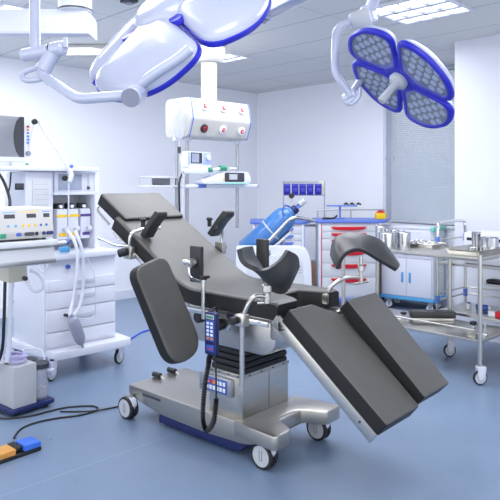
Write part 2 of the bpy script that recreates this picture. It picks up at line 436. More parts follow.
# mattress: back + seat, one bent pad with a perineal cut-out
def bentpad(prof, y0, y1, t, m, xf=None, ny=28, edge=.02):
    """prof: top line (x,z) list; builds a padded slab of thickness t; rounded at the long edges"""
    P = [V(p) for p in prof]; top, bot = [], []
    nrm = []
    for i in range(len(P)):
        d = (P[min(i+1, len(P)-1)]-P[max(i-1, 0)]).normalized(); nrm.append(V((-d.y, d.x)) if d.x > 0 else V((d.y, -d.x)))
    ys = [y0+(y1-y0)*j/ny for j in range(ny+1)]
    yo = []
    for y in ys: yo.append(y)
    # cross section loop: top going +y, then bottom going -y, with corner rounding
    c = edge
    loop = []
    ang = [i*PI/2/4 for i in range(5)]
    for a in reversed(ang): loop.append((y0+c-c*math.sin(PI/2-a) if False else y0+c-c*math.cos(PI/2-a) if False else y0+c*(1-math.sin(a)), -c*(1-math.cos(a))))
    loop = [(y0+c*(1-math.sin(a)), -c*(1-math.cos(a))) for a in reversed(ang)]
    mid = [(y0+c+(y1-y0-2*c)*j/ny, 0.) for j in range(1, ny)]
    topl = loop+mid+[(y1-c*(1-math.sin(a)), -c*(1-math.cos(a))) for a in ang]
    low = [(y, -t-(0 if True else 0)) for y, _ in reversed(topl)]
    full = topl+low
    rows = []
    for i, p in enumerate(P):
        r = []
        for (y, h) in full:
            x, z = p.x, p.y
            q = V((x, z))+nrm[i]*h
            X = q.x
            if xf is not None and xf[0] < x:                # stretch the front part to the contour
                f = (x-xf[0])/(P[-1].x-xf[0]); X = xf[0]+(xf[1](y)-xf[0])*f
            r.append((X, y, q.y))
        rows.append(r+[r[0]])
    b = MB(); b.grid(rows, m)
    n = len(full)
    for k in (0, -1):
        pts = [rows[k][j] for j in range(n)]
        h = n//2
        b._add(pts, [(j, j+1, n-2-j, n-1-j) for j in range(h-1)], m)
    bmesh.ops.remove_doubles(b.bm, verts=b.bm.verts, dist=1e-5)
    bmesh.ops.recalc_face_normals(b.bm, faces=b.bm.faces)
    return b
def fillet2(pts, r, n=8):
    out = [pts[0]]
    for i in range(1, len(pts)-1):
        p = V(pts[i]); a = (V(pts[i-1])-p); c = (V(pts[i+1])-p); A = p+a.normalized()*r; C = p+c.normalized()*r
        for k in range(n+1): t = k/n; out.append(tuple((1-t)**2*A+2*t*(1-t)*p+t*t*C))
    out.append(pts[-1]); return out
def sm(e0, e1, x): t = max(0, min(1, (x-e0)/(e1-e0))); return t*t*(3-2*t)
prof = fillet2([(-.89, 1.275), (-.235, .892), (.0, .892)], .09)+[(.1, .892), (.2, .892), (.3, .892), (.38, .892), (.42, .889), (.44, .88)]
cut = lambda y: .45-.16*(1-sm(.07, .15, abs(y-.04)))
bentpad(prof, -.275, .285, .092, VINYL, (.1, cut), ny=40).sides(VINYL, VINYL_SIDE_SHADE, (.25, 0, .97), .5).build('mattress', tb, sharp=50)
# frame beneath the mattress
prof2 = [(-.87, 1.165), (-.235, .79), (.38, .79)]
b = MB()
for y in (-.2, .2):
    b.tube([(x, y, z-.012) for x, z in prof2], .022, STEEL, smooth=False, n=8)
b.box((-.2, -.25, .775), (.4, .25, .797), STEEL, .004)
b.build('mattress_frame', tb)
for y in (-.285, .295):                                     # accessory rails
    b = MB()
    for (xa, za), (xb, zb) in (((-.90, 1.175), (-.36, .862)), ((-.2, .775), (.40, .775))):
        u = V((xb-xa, 0, zb-za)); L_ = u.length
        T = frame((xa, y, za), u, (0, 1, 0))
        b.box((0, -.014, -.005), (L_, .014, .005), CHROME, .003, T)
        for f in (.12, .88): b.cyl(T @ V((L_*f, 0, 0)), T @ V((L_*f, 0, -.06*(1 if y > 0 else -1))), .008, STEEL, n=10)
    b.build('side_rail', tb)
# head section
hd = V((.26, 0, -.163)).normalized(); hn = V((-hd.z*-1*-1, 0, hd.x)); hn = V((.163, 0, .26)).normalized()
T = frame((-1.088, 0, 1.426), hd, hn)
b = MB(); b.prism(rounded([(0, -.255), (0, .255), (.305, .27), (.305, -.24)], .02), -.085, 0, VINYL, .014, T, 3); b.sides(VINYL, VINYL_SIDE_SHADE, hn); b.build('headrest', tb)
b = MB(); b.box((.03, -.2, -.1), (.33, .2, -.086), STEEL, .003, T)
for y in (-.16, .16): b.tube([T @ V((.1, y, -.105)), T @ V((.45, y, -.12))], .011, CHROME, smooth=False)
b.tube([T @ V((.02, -.24, -.095)), T @ V((.04, -.262, -.11)), T @ V((.2, -.262, -.115))], .008, STEEL)
b.build('headrest_frame', tb)
# leg plates
for side, (sx_, sz_), an_ in ((-1, (.52, .868), 38.5), (1, (.645, .885), 43.)):
    an_ = math.radians(an_); ld = V((math.cos(an_), 0, -math.sin(an_))); ln = V((math.sin(an_), 0, math.cos(an_)))
    T = frame((sx_, 0, sz_), ld, ln)
    if side < 0: poly = [(0, -.272), (0, -.08), (.115, .085), (.695, .042), (.695, -.272)]
    else: poly = [(0, .365), (0, .065), (.60, .058), (.60, .335)]
    lp = MB().prism(rounded(poly, .012), -.08, 0, VINYL, .012, T, 3).sides(VINYL, VINYL_SIDE_SHADE, ln).build('leg_plate', tb)
    b = MB(); ye = -.272 if side < 0 else .335
    ya, yb = (ye-.004, ye+.02) if side < 0 else (ye-.02, ye+.004)
    b.box((-.035, ya, -.134), (.69 if side < 0 else .55, yb, -.076), STEEL, .003, T)
    b.box((.16, min(ye, .05)+.01, -.1), (.6 if side < 0 else .5, max(ye, .03)-.01, -.082), STEEL, .003, T)
    for f in (.02, .6 if side < 0 else .5): b.cyl(T @ V((f, ye+.004*side, -.1)), T @ V((f, ye+.01*side, -.1)), .006, DGREY, n=10)
    b.tube([T @ V((.0, ye+.008*side, -.092)), T @ V((.025, ye+.01*side, -.118)), T @ V((.04, ye+.008*side, -.1))], .004, BLACK)
    b.build('leg_frame', lp)
    b = MB(); y = -.2 if side < 0 else .22
    b.box((.38, y-.05, .69), (.52, y+.05, .79), STEEL, .01); b.cyl((.50, y-.06, .745), (.50, y+.06, .745), .028, STEEL)
    b.build('leg_joint', tb)
# arm board hanging beside the table (near side)
c = TL(at(166, 311, 3.30)); un = (at(183, 357, 3.30)-at(149, 265, 3.30)).normalized(); nw = V((.74, -.60, .32)).normalized()
def dirT(v): return V((TA[0]*v.x+TA[1]*v.y, TB[0]*v.x+TB[1]*v.y, v.z))
T = frame(c, dirT(un), dirT(nw))
b = MB(); b.prism(rounded([(-.28, -.125), (.28, -.125), (.28, .125), (-.28, .125)], [.075, .12, .12, .075], 8), -.04, .035, VINYL, .016, T, 3); b.sides(VINYL, VINYL_SIDE_SHADE, dirT(nw)); b.build('arm_board', tb)
b = MB(); b.box((-.2, -.05, -.045), (.2, .05, -.03), BLACK, .004, T); b.box((-.02, -.11, -.05), (.02, .11, -.03), BLACK, .004, T)
b.tube([T @ V((-.2, 0, -.05)), T @ V((-.1, .03, -.09)), (-.33, -.27, .87)], .014, STEEL)
b.build('arm_board_bracket', tb)
# shoulder supports
for y, xo, zo, s in ((-.2, -.655, 1.17, -1), (.2, -.46, 1.165, 1)):
    T = M4.Translation((xo, y, zo)) @ M4.Rotation(math.radians(30), 4, 'Y')
    b = MB(); b.xz(rounded([(-.03, -.02), (.015, -.02), (.035, .10), (.062, .17), (.05, .195), (.02, .19), (-.005, .10)], .012), -.04, .04, VINYLD, .01, T=T)
    sp = b.build('shoulder_support', tb)
    b = MB(); ye = -.305 if s < 0 else .31
    z1 = zo-.02
    b.tube([(xo+.06, y-.05*s, zo+.04), (xo+.02, y+.0*s, zo+.045), (xo-.02, y+s*.05, zo+.03), (xo-.04, ye, zo-.0), (xo-.05, ye, zo-.1)], .011, CHROME)
    b.cyl((xo-.05, y, zo+.04), (xo-.05, y, zo+.085), .014, BLACK); b.sphere((xo-.05, y, zo+.09), .022, BLACK, (1, 1, .6))
    b.box((xo-.09, ye-.02, zo-.15), (xo-.02, ye+.02, zo-.07), STEEL, .006)
    b.build('support_arm', sp)
    b = MB(); b.cyl((xo-.055, ye+.02*s, zo-.10), (xo-.09, ye+.06*s, zo-.115), .026, BLACK, bevel=.006); b.build('clamp_knob', sp)
    if s < 0:
        b = MB(); b.tube([(xo-.05, ye-.01, zo-.07), (xo-.17, ye-.02, zo-.07), (xo-.33, ye-.03, zo-.035)], .007, CHROME); b.sphere((xo-.33, ye-.03, zo-.035), .011, CHROME); b.build('clamp_lever', sp)
# lateral (body) supports
for s, xo in ((-1, -.115), (1, -.108)):
    y = -.295 if s < 0 else .27
    T = M4.Translation((xo, y, 1.05)) @ M4.Rotation(math.radians(0), 4, 'Z')
    b = MB(); b.prism(rounded(rect(-.044, -.112, .044, .092), .012), -.014, .014, VINYLD, .007, T @ M4.Rotation(PI/2, 4, 'X'))
    sp = b.build('lateral_support', tb)
    b = MB(); yo = y+.02*s
    b.cyl((xo+.0, yo, 1.05), (xo, yo+.03*s, 1.05), .026, STEEL); b.cyl((xo-.06, yo+.02*s, 1.05), (xo+.0, yo+.02*s, 1.05), .017, CHROME, bevel=.004)
    b.tube([(xo-.02, yo+.02*s, 1.04), (xo-.015, yo+.02*s, .985), (xo+.01, yo+.018*s, .965), (xo+.07, yo+.015*s, .955), (xo+.088, yo+.012*s, .955)], .009, CHROME)
    b.cyl((xo+.088, yo+.012*s, .97), (xo+.088, yo+.012*s, .75), .012, CHROME); b.cyl((xo+.088, yo+.012*s, .965), (xo+.088, yo+.012*s, .98), .02, BLACK)
    b.tube([(xo+.05, yo+.012*s, .975), (xo+.13, yo+.012*s, .985)], .008, BLACK); b.build('support_post', sp)
# knee crutches
def resample(pts, n):
    P = [V(p) for p in pts]; out = []; N_ = len(P)
    for k in range(n):
        t = k/(n-1)*(N_-1); i = min(int(t), N_-2); f = t-i
        a = P[max(i-1, 0)]; c0 = P[i]; c1 = P[i+1]; d = P[min(i+2, N_-1)]
        out.append(.5*((2*c0)+(c1-a)*f+(2*a-5*c0+4*c1-d)*f*f+(3*c0-a-3*c1+d)*f**3))
    return out
def cradle(name, curves, thick, n=22, mcount=12):
    rows = [resample(c, n) for c in curves]
    cols = [resample([r[j] for r in rows], mcount) for j in range(n)]
    b = MB(); b.grid(cols, VINYLD, thick)
    o = b.build(name, tb, sharp=80)
    md = o.modifiers.new('b', 'BEVEL'); md.width = .009; md.segments = 3; md.limit_method = 'ANGLE'; md.angle_limit = math.radians(50)
    return o
def PT(px, py, Y): return TL(at(px, py, Y))
NC = 3.02
cr1 = cradle('knee_crutch', [
    [PT(236.5, 250, NC+.02), PT(240, 262, NC), PT(250, 269.5, NC-.01), PT(265, 270.5, NC-.01), PT(279, 262, NC+.01), PT(289, 250.5, NC+.04)],
    [PT(241, 248, NC+.09), PT(245, 260, NC+.08), PT(255, 271, NC+.05), PT(269, 284, NC+.03), PT(289, 279, NC+.05), PT(298, 256, NC+.1)],
    [PT(249, 247, NC+.18), PT(252, 257, NC+.17), PT(259, 270, NC+.15), PT(268, 289, NC+.12), PT(286, 293, NC+.13), PT(300, 267, NC+.18)]], .024)
FC = 3.52
cr2 = cradle('knee_crutch', [
    [PT(340, 270, FC-.02), PT(343, 261, FC-.03), PT(349, 254.5, FC-.03), PT(361, 252.5, FC-.03), PT(377, 261.5, FC-.02), PT(395, 272, FC)],
    [PT(336, 262, FC+.05), PT(338.5, 249, FC+.06), PT(347, 243, FC+.07), PT(363, 243, FC+.08), PT(380, 251, FC+.07), PT(397, 268, FC+.06)],
    [PT(333.5, 256, FC+.12), PT(336.5, 242, FC+.15), PT(346, 236.8, FC+.16), PT(364, 237.8, FC+.16), PT(380, 244, FC+.15), PT(395, 264, FC+.12)]], .026)
def holder(cr, top, clampY, px0, py0, bend, foot, rod, s):
    b = MB()
    a = PT(px0, py0-12, clampY); c = PT(px0, py0+6, clampY)
    k_ = 1. if s < 0 else .75
    b.cyl(a, c, .013*k_, STEEL); m = PT(px0, py0, clampY)
    b.cyl(m+V((0, 0, .02)), m-V((0, 0, .022)), .026*k_, STEEL, bevel=.005)
    e = PT(px0, py0+15, clampY); b.cyl(c, e, .017*k_, STEEL)
    b.tube([e+V((-.06*k_, 0, -.01)), e, e+V((.07*k_, 0, .015))], .006, STEEL, smooth=False)
    b.build('crutch_joint', cr)
    b = MB(); pts = [PT(px0, py0+9, clampY)]+[PT(*q) for q in bend]
    b.tube(pts, .0115, STEEL, n=12)
    b.build('crutch_arm', cr)
    b = MB(); f = PT(*foot)
    b.box(f-V((.03, .025, .03)), f+V((.03, .025, .03)), STEEL, .008); b.cyl(f+V((-.05, -.01*s*-1, -.01)), f+V((-.1, 0, -.06)), .01, CHROME); b.cyl(f+V((-.02, 0.03*s, 0)), f+V((-.02, .06*s, 0)), .02, BLACK, bevel=.004)
    if rod: b.cyl(f, f-V((0, 0, .33)), .0125, ALU)
    b.build('rail_clamp', cr)
holder(cr1, None, NC+.06, 267, 288, [(256, 296, NC+.03), (249, 303, NC+.02), (243, 317, NC+.03), (242, 322, NC+.03)], (242, 320, NC+.03), True, -1)
holder(cr2, None, FC+.02, 361, 268, [(350, 277, FC-.01), (342, 279, FC-.03), (332, 286, FC-.04), (326, 296, FC-.04)], (325, 298, FC-.04), False, 1)

# hand control
hc = thing('hand_control', 'dark blue hand control with keypad and coiled cord hanging on the operating table side', 'remote control', TW(.085, -.375, .585), TROT)
b = MB(); b.prism(rounded(rect(-.041, 0, .041, .225), .012), -.014, .014, NAVY, .006, M4.Rotation(PI/2, 4, 'X')); 
b.build('body', hc)
b = MB(); b.box((-.03, -.0165, .075), (.03, -.0135, .185), KEYB, .001)
b.box((-.03, -.0165, .19), (.03, -.0135, .214), LGREY, .001); b.box((-.024, -.018, .196), (.024, -.016, .208), GREEN, .001)
b.box((-.028, -.0165, .02), (.028, -.0135, .055), KEYB, .001); b.box((-.02, -.0175, .03), (.02, -.016, .036), RED, .001)
for j in range(5):
    for i in (-1, 1):
        m = ORANGE if j == 0 else KEYW
        b.box((i*.014-.009, -.0185, .082+j*.02), (i*.014+.009, -.016, .095+j*.02), m, .002)
b.build('keypad', hc)
b = MB(); b.tube([(-.02, .02, .215), (-.02, .03, .235), (-.02, .055, .235), (-.02, .06, .215)], .006, BLACK); b.build('hook', hc)
b = MB(); b.tube([(.0, 0, .005), (-.02, .0, -.02), (-.035, .01, -.06), (-.05, 0, -.16), (-.055, -.01, -.27), (-.045, -.02, -.36), (-.012, -.025, -.395), (.028, -.02, -.35), (.04, -.015, -.28), (.042, -.01, -.22)], .0125, BLACK, ridge=.22, sub=16)
b.tube([(.042, -.01, -.22), (.036, -.004, -.13), (.028, .0, -.05), (.024, .0, .004)], .005, BLACK)
b.build('cord', hc)

# ================================================================== SURGICAL LAMPS
def petal_poly(R, half=43.5, r0=.055, inset=0.):
    pts = []
    a0 = math.radians(half)
    off = .006+inset
    p_in = [(r0+inset*1.2, 0)]
    # straight sides offset from the diagonals, outer arc
    def side(sgn):
        d = V((math.cos(a0), math.sin(a0)*sgn)); n = V((math.sin(a0), -math.cos(a0)*sgn)); return d, n
    d, n = side(1); q1 = d*(R*.98)+n*off; i1 = d*r0*1.2+n*off
    d2, n2 = side(-1); q2 = d2*(R*.98)+n2*off; i2 = d2*r0*1.2+n2*off
    Ro = R-inset
    arc = [(Ro*math.cos(t), Ro*math.sin(t)) for t in [a0*k/6 for k in range(-4, 5)]]
    k1 = d*(Ro*.97)+n*(off*1.0); k2 = d2*(Ro*.97)+n2*(off*1.0)
    i1 = i1+V((inset*.9, 0)); i2 = i2+V((inset*.9, 0))
    poly = [tuple(i2), tuple(k2)]+arc[0:0]+[(Ro*1.0, 0)]*0
    poly = [tuple(i2), tuple(k2), (Ro*1.02, -Ro*.28), (Ro*1.02, Ro*.28), tuple(k1), tuple(i1)]
    return rounded(poly, [.02, .07, .14, .14, .07, .02], 7)
def scale_poly(p, k):
    cx = sum(q[0] for q in p)/len(p); cy = sum(q[1] for q in p)/len(p)
    return [(cx+(x-cx)*k, cy+(y-cy)*k) for x, y in p]
def lamp_head(root, T, R, rot, np_=4, half=43.5, fold=0.):
    """four petals; local +z = light side"""
    for k in range(np_):
        Tk = T @ M4.Rotation(rot+k*2*PI/np_, 4, 'Z') @ M4.Translation((.05, 0, 0)) @ M4.Rotation(-fold, 4, 'Y') @ M4.Translation((-.05, 0, 0))
        P = petal_poly(R, half); n = len(P)
        cx = sum(q[0] for q in P)/n; cy = 0
        b = MB()
        # white back shell: lofted rings from rim to crown
        rings = [(1.0, .0), (1.0, -.014), (.97, -.024), (.90, -.036), (.75, -.045), (.45, -.052), (.12, -.054)]
        rows = [[(cx+(x-cx)*s_, y*s_, z) for x, y in P] for s_, z in rings]
        b.grid([r+[r[0]] for r in rows], LAMPW, 0, Tk); b._add(rows[-1], [tuple(range(n))], LAMPW, Tk)
        b._add(rows[0], [tuple(range(n))], LAMPW, Tk)
        pt = b.build('petal_shell', root, sharp=60)
        b = MB()                                               # blue rim ring
        o_ = scale_poly(P, 1.03); o2 = scale_poly(P, 1.0); i_ = scale_poly(P, .86)
        r = [[(x, y, -.008) for x, y in o2], [(x, y, -.006) for x, y in o_], [(x, y, .008) for x, y in o_], [(x, y, .014) for x, y in scale_poly(P, .99)], [(x, y, .014) for x, y in scale_poly(P, .88)], [(x, y, .006) for x, y in i_], [(x, y, -.0) for x, y in i_]]
        b.grid([q+[q[0]] for q in r], BLUE, 0, Tk); b.build('rim', pt, sharp=50)
        b = MB(); g = scale_poly(P, .865)
        b._add([(x, y, .0015) for x, y in g], [tuple(range(n))], PLATE, Tk)
        for i in range(9):                                      # lens array
            for j in range(-6, 7):
                x = .075+i*.04; y = (j+(.5 if i % 2 else 0))*.046
                q = scale_poly(P, .80)
                ins = False
                for a in range(n):
                    xa, ya = q[a]; xb, yb = q[a-1]
                    if (ya > y) != (yb > y) and x < (xb-xa)*(y-ya)/(yb-ya)+xa: ins = not ins
                if ins: b.lathe([(.0175, 0), (.0165, .004), (.012, .0035), (.006, .006), (0, .007)], LENSM, Tk @ M4.Translation((x, y, .0015)), 12)
        b.build('lens_array', pt)
        b = MB(); b._add([(x, y, .0105) for x, y in g], [tuple(range(n))], SMOKE, Tk); b.build('cover', pt)
    b = MB()                                                   # hub joining the petals
    b.lathe([(0, -.06), (.06, -.058), (.10, -.04), (.108, -.006), (0, -.006)], LAMPW, T, 28)
    b.build('back_hub', root, sharp=60)
    b = MB()
    cross = []
    for k in range(np_):
        a = rot+PI/np_+k*2*PI/np_
        cross += [(.165*math.cos(a-.07), .165*math.sin(a-.07)), (.165*math.cos(a+.07), .165*math.sin(a+.07)), (.085*math.cos(a+PI/np_), .085*math.sin(a+PI/np_))]
    b.prism(rounded(cross, .015), -.01, .012, BLUE, .004, T); b.build('hub_cross', root)
    b = MB(); b.lathe([(0, .012), (.045, .012), (.047, .03), (.035, .045), (.02, .05), (.018, .06), (.0185, .13), (.02, .15), (.017, .158), (0, .16)], LGREY, T, 24)
    b.build('handle', root, sharp=50)
# right lamp
Rr = .30
cR = at(401.3, 77.8, 2.9)
def orient(c, cosv, lat, u2):
    """face normal from its tilt to the sight line and the lean seen at the lamp; u2 = petal axis direction"""
    wv = (c-V((0, 0, H))).normalized(); r = V((wv.y, -wv.x, 0)).normalized(); dn = wv.cross(r)
    if dn.z > 0: dn = -dn
    l = V(lat).normalized()
    n = wv*cosv+(r*l.x+dn*l.y)*math.sqrt(1-cosv*cosv)
    u = r*u2[0]+dn*u2[1]; u = u-wv*(u.dot(n)/wv.dot(n))
    return n, u.normalized()
nR, uR = orient(cR, -.483, (math.cos(2.298), math.sin(2.298)), (math.cos(4.013), math.sin(4.013)))
lr = thing('surgical_light', 'four petal surgical light showing blue rims and lenses under the bright ceiling light', 'surgical light', cR)
T = frame((0, 0, 0), uR, nR); lamp_head(lr, T, Rr, 0, fold=.06)
def rel(px, py, Y): return at(px, py, Y)-cR
b = MB(); Yb = 3.02
b.tube([rel(397, 60, 3.12), rel(372, 66, 3.2), rel(357, 86, 3.14), rel(351, 96, 3.06)], .02, LAMPW)
b.tube([rel(351, 96, 3.0), rel(346, 88, 3.0), rel(336, 72, 3.0), rel(335.5, 45, 3.0), rel(337, 31, 3.0), rel(345, 24, 3.0), rel(360, 20, 3.0)], .0195, LAMPW, n=14)
b.cyl(rel(357, 92, 2.99), rel(345, 100, 3.05), .03, LAMPW, bevel=.008)
b.build('yoke', lr)
b = MB(); b.prism([(0, 0), (1, 0), (1, 1), (0, 1)], 0, .001, LAMPW) if False else None
b.tube([rel(346, 104, 2.99), rel(356, 97, 2.99), rel(358, 91, 2.99)], .012, LAMPW); b.tube([rel(346, 103, 3.0), rel(352, 104, 2.98), rel(359, 97, 2.97), rel(360, 88, 2.98)], .008, LAMPW); b.build('grip', lr)
b = MB(); b.cyl(rel(350, 22, 3.0), rel(369, 17, 3.0), .036, LGREY, r1=.05, bevel=.006); b.cyl(rel(372, 23, 3.0), rel(366, 6, 3.0), .035, LAMPW, bevel=.008); b.build('joint', lr)
p0, p1 = rel(368, 14, 3.0), rel(390, -36, 2.9)
b = MB(); b.cyl(p0, p1, .028, LAMPW); b.sphere(p1, .04, LAMPW); b.cyl(p1, (p1.x, p1.y, CZ-cR.z-.06), .03, LAMPW); b.build('spring_arm', lr)
b = MB(); b.cyl((p1.x, p1.y, CZ-cR.z-.07), (p1.x, p1.y, CZ-cR.z), .13, LAMPW, bevel=.02); b.build('ceiling_rose', lr)
# left lamp
cL = at(165.1, 14.9, 2.04)
nL, e1 = orient(cL, .242, (math.cos(1.03), math.sin(1.03)), (math.cos(2.268), math.sin(2.268)))
ll = thing('surgical_light', 'large white surgical light seen from behind hanging over the left side', 'surgical light', cL)
T = frame((0, 0, 0), e1, nL); lamp_head(ll, T, .345, 0, fold=.346)
def rel(px, py, Y): return at(px, py, Y)-cL
b = MB()
b.cyl(rel(143, 88, 1.89), rel(130.5, 97.5, 1.77), .030, LAMPW, bevel=.004); b.cyl(rel(131, 97.2, 1.775), rel(130.3, 97.8, 1.764), .0265, MGREY)
b.build('pivot', ll)
b = MB()
b.tube([rel(130, 95.5, 1.80), rel(105, 97, 1.80), rel(82, 98.5, 1.83), rel(72, 95, 1.85), rel(57, 85, 1.90), rel(46, 78, 1.95), rel(42, 70, 1.97), rel(48, 60, 1.97), rel(57, 49, 1.97)], .0158, LAMPW, n=16)
b.tube([rel(43, 70, 1.97), rel(50, 58, 1.97), rel(58, 48, 1.97)], .0245, LAMPW, n=14)
b.build('yoke', ll)
b = MB(); b.cyl(rel(22, 55.5, 1.99), rel(50, 50.5, 1.97), .021, LAMPW, bevel=.006); b.cyl(rel(49.5, 50.5, 1.97), rel(51, 50.2, 1.97), .0215, DGREY); b.cyl(rel(51, 50.2, 1.97), rel(65, 47.5, 1.95), .024, LAMPW, bevel=.008)
b.box(rel(64.4, 48, 1.955), rel(66.6, 37, 1.94), LAMPW)
b.build('joint', ll)
b = MB(); b.tube([rel(38, 68, 1.98), rel(27, 71, 1.98), rel(22.5, 75, 1.98), rel(25, 80, 1.97), rel(36, 80, 1.96), rel(44, 77, 1.96), rel(45, 70, 1.97)], .0085, LAMPW, closed=True); b.build('grip', ll)
b = MB(); b.cyl(rel(35, 52, 1.98), rel(34.5, -30, 2.05), .0165, LAMPW, n=20); q = rel(34.5, -30, 2.05); b.cyl(q, (q.x, q.y, CZ-cL.z-.05), .0165, LAMPW); b.build('arm', ll)
b = MB(); b.cyl((q.x, q.y, CZ-cL.z-.07), (q.x, q.y, CZ-cL.z), .13, LAMPW, bevel=.02); b.build('ceiling_rose', ll)
b = MB()   # rib that carries the head
b.tube([rel(138, 88, 1.83), rel(146, 80, 1.808), rel(160, 70, 1.79), rel(176, 60, 1.78), rel(190, 49, 1.775)], .016, LAMPW); b.build('carrier_rib', ll)

# third lamp arm at the ceiling, bright white
b = MB(); a, c = at(264, 6, 3.1), at(345, -48, 2.5)
T = frame((0, 0, 0), (c-a), (0, 0, 1)); u = (c-a).normalized(); T = frame((0, 0, 0), u, V((0, 0, 1)))
b.box((0, -.04, -.06), ((c-a).length, .04, .06), LAMPW, .014, T); 
ar = thing('lamp_boom', 'thick white ceiling arm cut off by the top edge above the middle of the room', 'ceiling arm', a)
b.build('arm_tube', ar)
b = MB(); b.cyl((0, 0, -.07), (0, 0, .12), .045, LAMPW, bevel=.012); b.cyl((.0, 0, -.085), (0, 0, -.07), .012, MGREY); b.build('end_cap', ar)

# ================================================================== LEFT CEILING PENDANT (with shelf and drawer)
pe = thing('ceiling_pendant', 'white ceiling pendant at top left carrying the shelf with drawer beneath the electrosurgical unit', 'ceiling pendant', (-1.6, 4.0, 0), 0)
def PR(p): return V(p)-V((-1.6, 4.0, 0))
b = MB(); Yp = 4.0; YO = .15
xr = at(97, 20, Yp+.1).x; z0, z1 = at(0, 33, Yp).z, at(0, 9, Yp).z
b.xz(rounded([(-2.9+1.6, z0), (xr+1.6-.03, z0), (xr+1.6, z0-.03), (xr+1.6, z1-.05), (xr+1.6-.05, z1), (-2.9+1.6, z1)], [.01, .02, .01, .03, .03, .01]), 0., .10, WHITE, .01)
b.build('beam', pe)
MB().box((-2.9+1.6, -.004, z0-.004), (xr+1.6-.035, .104, z0+.012), mat('pale_trim', 'cfd2e4', .4), .002).build('beam_trim', pe)
b = MB(); cx = at(73, 0, Yp).x+1.6; b.cyl((cx, .05, z1-.005), (cx, .05, CZ), .11, WHITE, n=32); b.cyl((cx, .05, z1-.002), (cx, .05, z1+.008), .113, DGREY, n=32); b.build('drum', pe)
b = MB(); b.box((-.62-.3, -.05, .95), (-.62, .19, z0), WHITE, .015); b.build('column', pe)
def RtoP(d, s, z): return PR(RW(d, s, z))
def rbox(mb, lo, hi, m, bv, off):   # box given in room coordinates, for a parent at world offset off with rot 0
    T = M4.Translation(-V(off)) @ M4.Rotation(TH, 4, 'Z'); mb.box(lo, hi, m, bv, T); return mb
OFF = (-1.6, 4.0, 0)
b = MB(); rbox(b, (-3.98, 1.18, 1.118), (-3.50, 1.80, 1.15), GREYW, .006, OFF); rbox(b, (-3.98, 1.18, 1.0), (-3.56, 1.79, 1.12), GREYW, .004, OFF)
b.build('shelf', pe)
dr = rbox(MB(), (-3.56, 1.2, 1.012), (-3.52, 1.785, 1.105), GREYW, .006, OFF).build('drawer', pe)
rbox(MB(), (-3.52, 1.2, 1.012), (-3.498, 1.785, 1.035), ALU, .004, OFF).build('drawer_handle', dr)
b = MB(); rbox(b, (-3.95, 1.62, .87), (-3.80, 1.74, 1.0), BEIGE, .008, OFF); b.cyl(RtoP(-3.80, 1.72, .89), RtoP(-3.775, 1.72, .89), .014, DGREY); b.build('outlet_box', pe)
b = MB()
for s_ in (1.50, 1.58): b.cyl(RtoP(-4.0, s_, 1.15), RtoP(-4.0, s_, 1.60), .02, BEIGE)
b.build('rear_post', pe)
b = MB(); b.cyl(RtoP(-3.52, 1.795, 1.128), RtoP(-3.52, 1.86, 1.128), .012, GREYW); b.cyl(RtoP(-3.52, 1.86, 1.128), RtoP(-3.52, 1.875, 1.128), .016, KEYB); b.build('hook', pe)
# electrosurgical unit
es = thing('electrosurgical_unit', 'off white electrosurgical unit with small displays and coloured buttons on the pendant shelf', 'medical device', RW(-3.55, 1.5, 1.15), TH)
b = MB(); b.xz(rounded([(-.36, .012), (0.0, .012), (.012, .05), (-.018, .195), (-.36, .195)], .01), -.28, .29, CREAM, .006)
for y in (-.24, .25):
    for x in (-.32, -.04): b.cyl((x, y, 0), (x, y, .014), .012, BLACK)
b.build('case', es)
FT = frame((.008, 0, .052), (0, 1, 0), (V((.143, 0, .03))))     # sloped front: x along s, y up
def fp(mb, y0, z0_, y1, z1_, m, h=.003, bv=.001):
    mb.box((y0, z0_, 0), (y1, z1_, h), m, bv, FT)
b = MB(); fp(b, -.27, .004, .28, .135, GREYW, .002); b.build('front_panel', es)
for (ya, yb, mm) in ((-.02, .06, TRIMB), (.09, .20, YELLOW), (.225, .28, CARTB)):
    b = MB(); fp(b, ya, .118, yb, .124, mm, .004); b.build('stripe', es)
for (ya, yb) in ((-.01, .055), (.125, .185), (.23, .27)):
    b = MB(); fp(b, ya, .085, yb, .11, DGREY, .004); b.build('display', es)
for i, (y, mm) in enumerate(((.01, TRIMB), (.055, TRIMB), (.10, YELLOW), (.135, YELLOW), (.175, YELLOW), (.21, KEYB), (.245, KEYB), (-.1, YELLOW), (-.06, TRIMB))):
    b = MB(); b.cyl(FT @ V((y, .04, .0)), FT @ V((y, .04, .006)), .0075, mm, n=14); b.build('button', es)
b = MB()
b.box((.008, -.04, .022), (.014, -.005, .05), GREEN, .002)
b.build('power_switch', es)
for (ya, yb, mm) in ((.055, .085, KEYB), (.105, .165, DGREY), (.17, .19, BLACK), (.215, .235, NAVY), (.24, .285, NAVY)):
    b = MB(); b.prism(rounded(rect(ya, -.022, yb, 0), .01), -.002, .006, mm, .002, FT); b.build('socket', es)

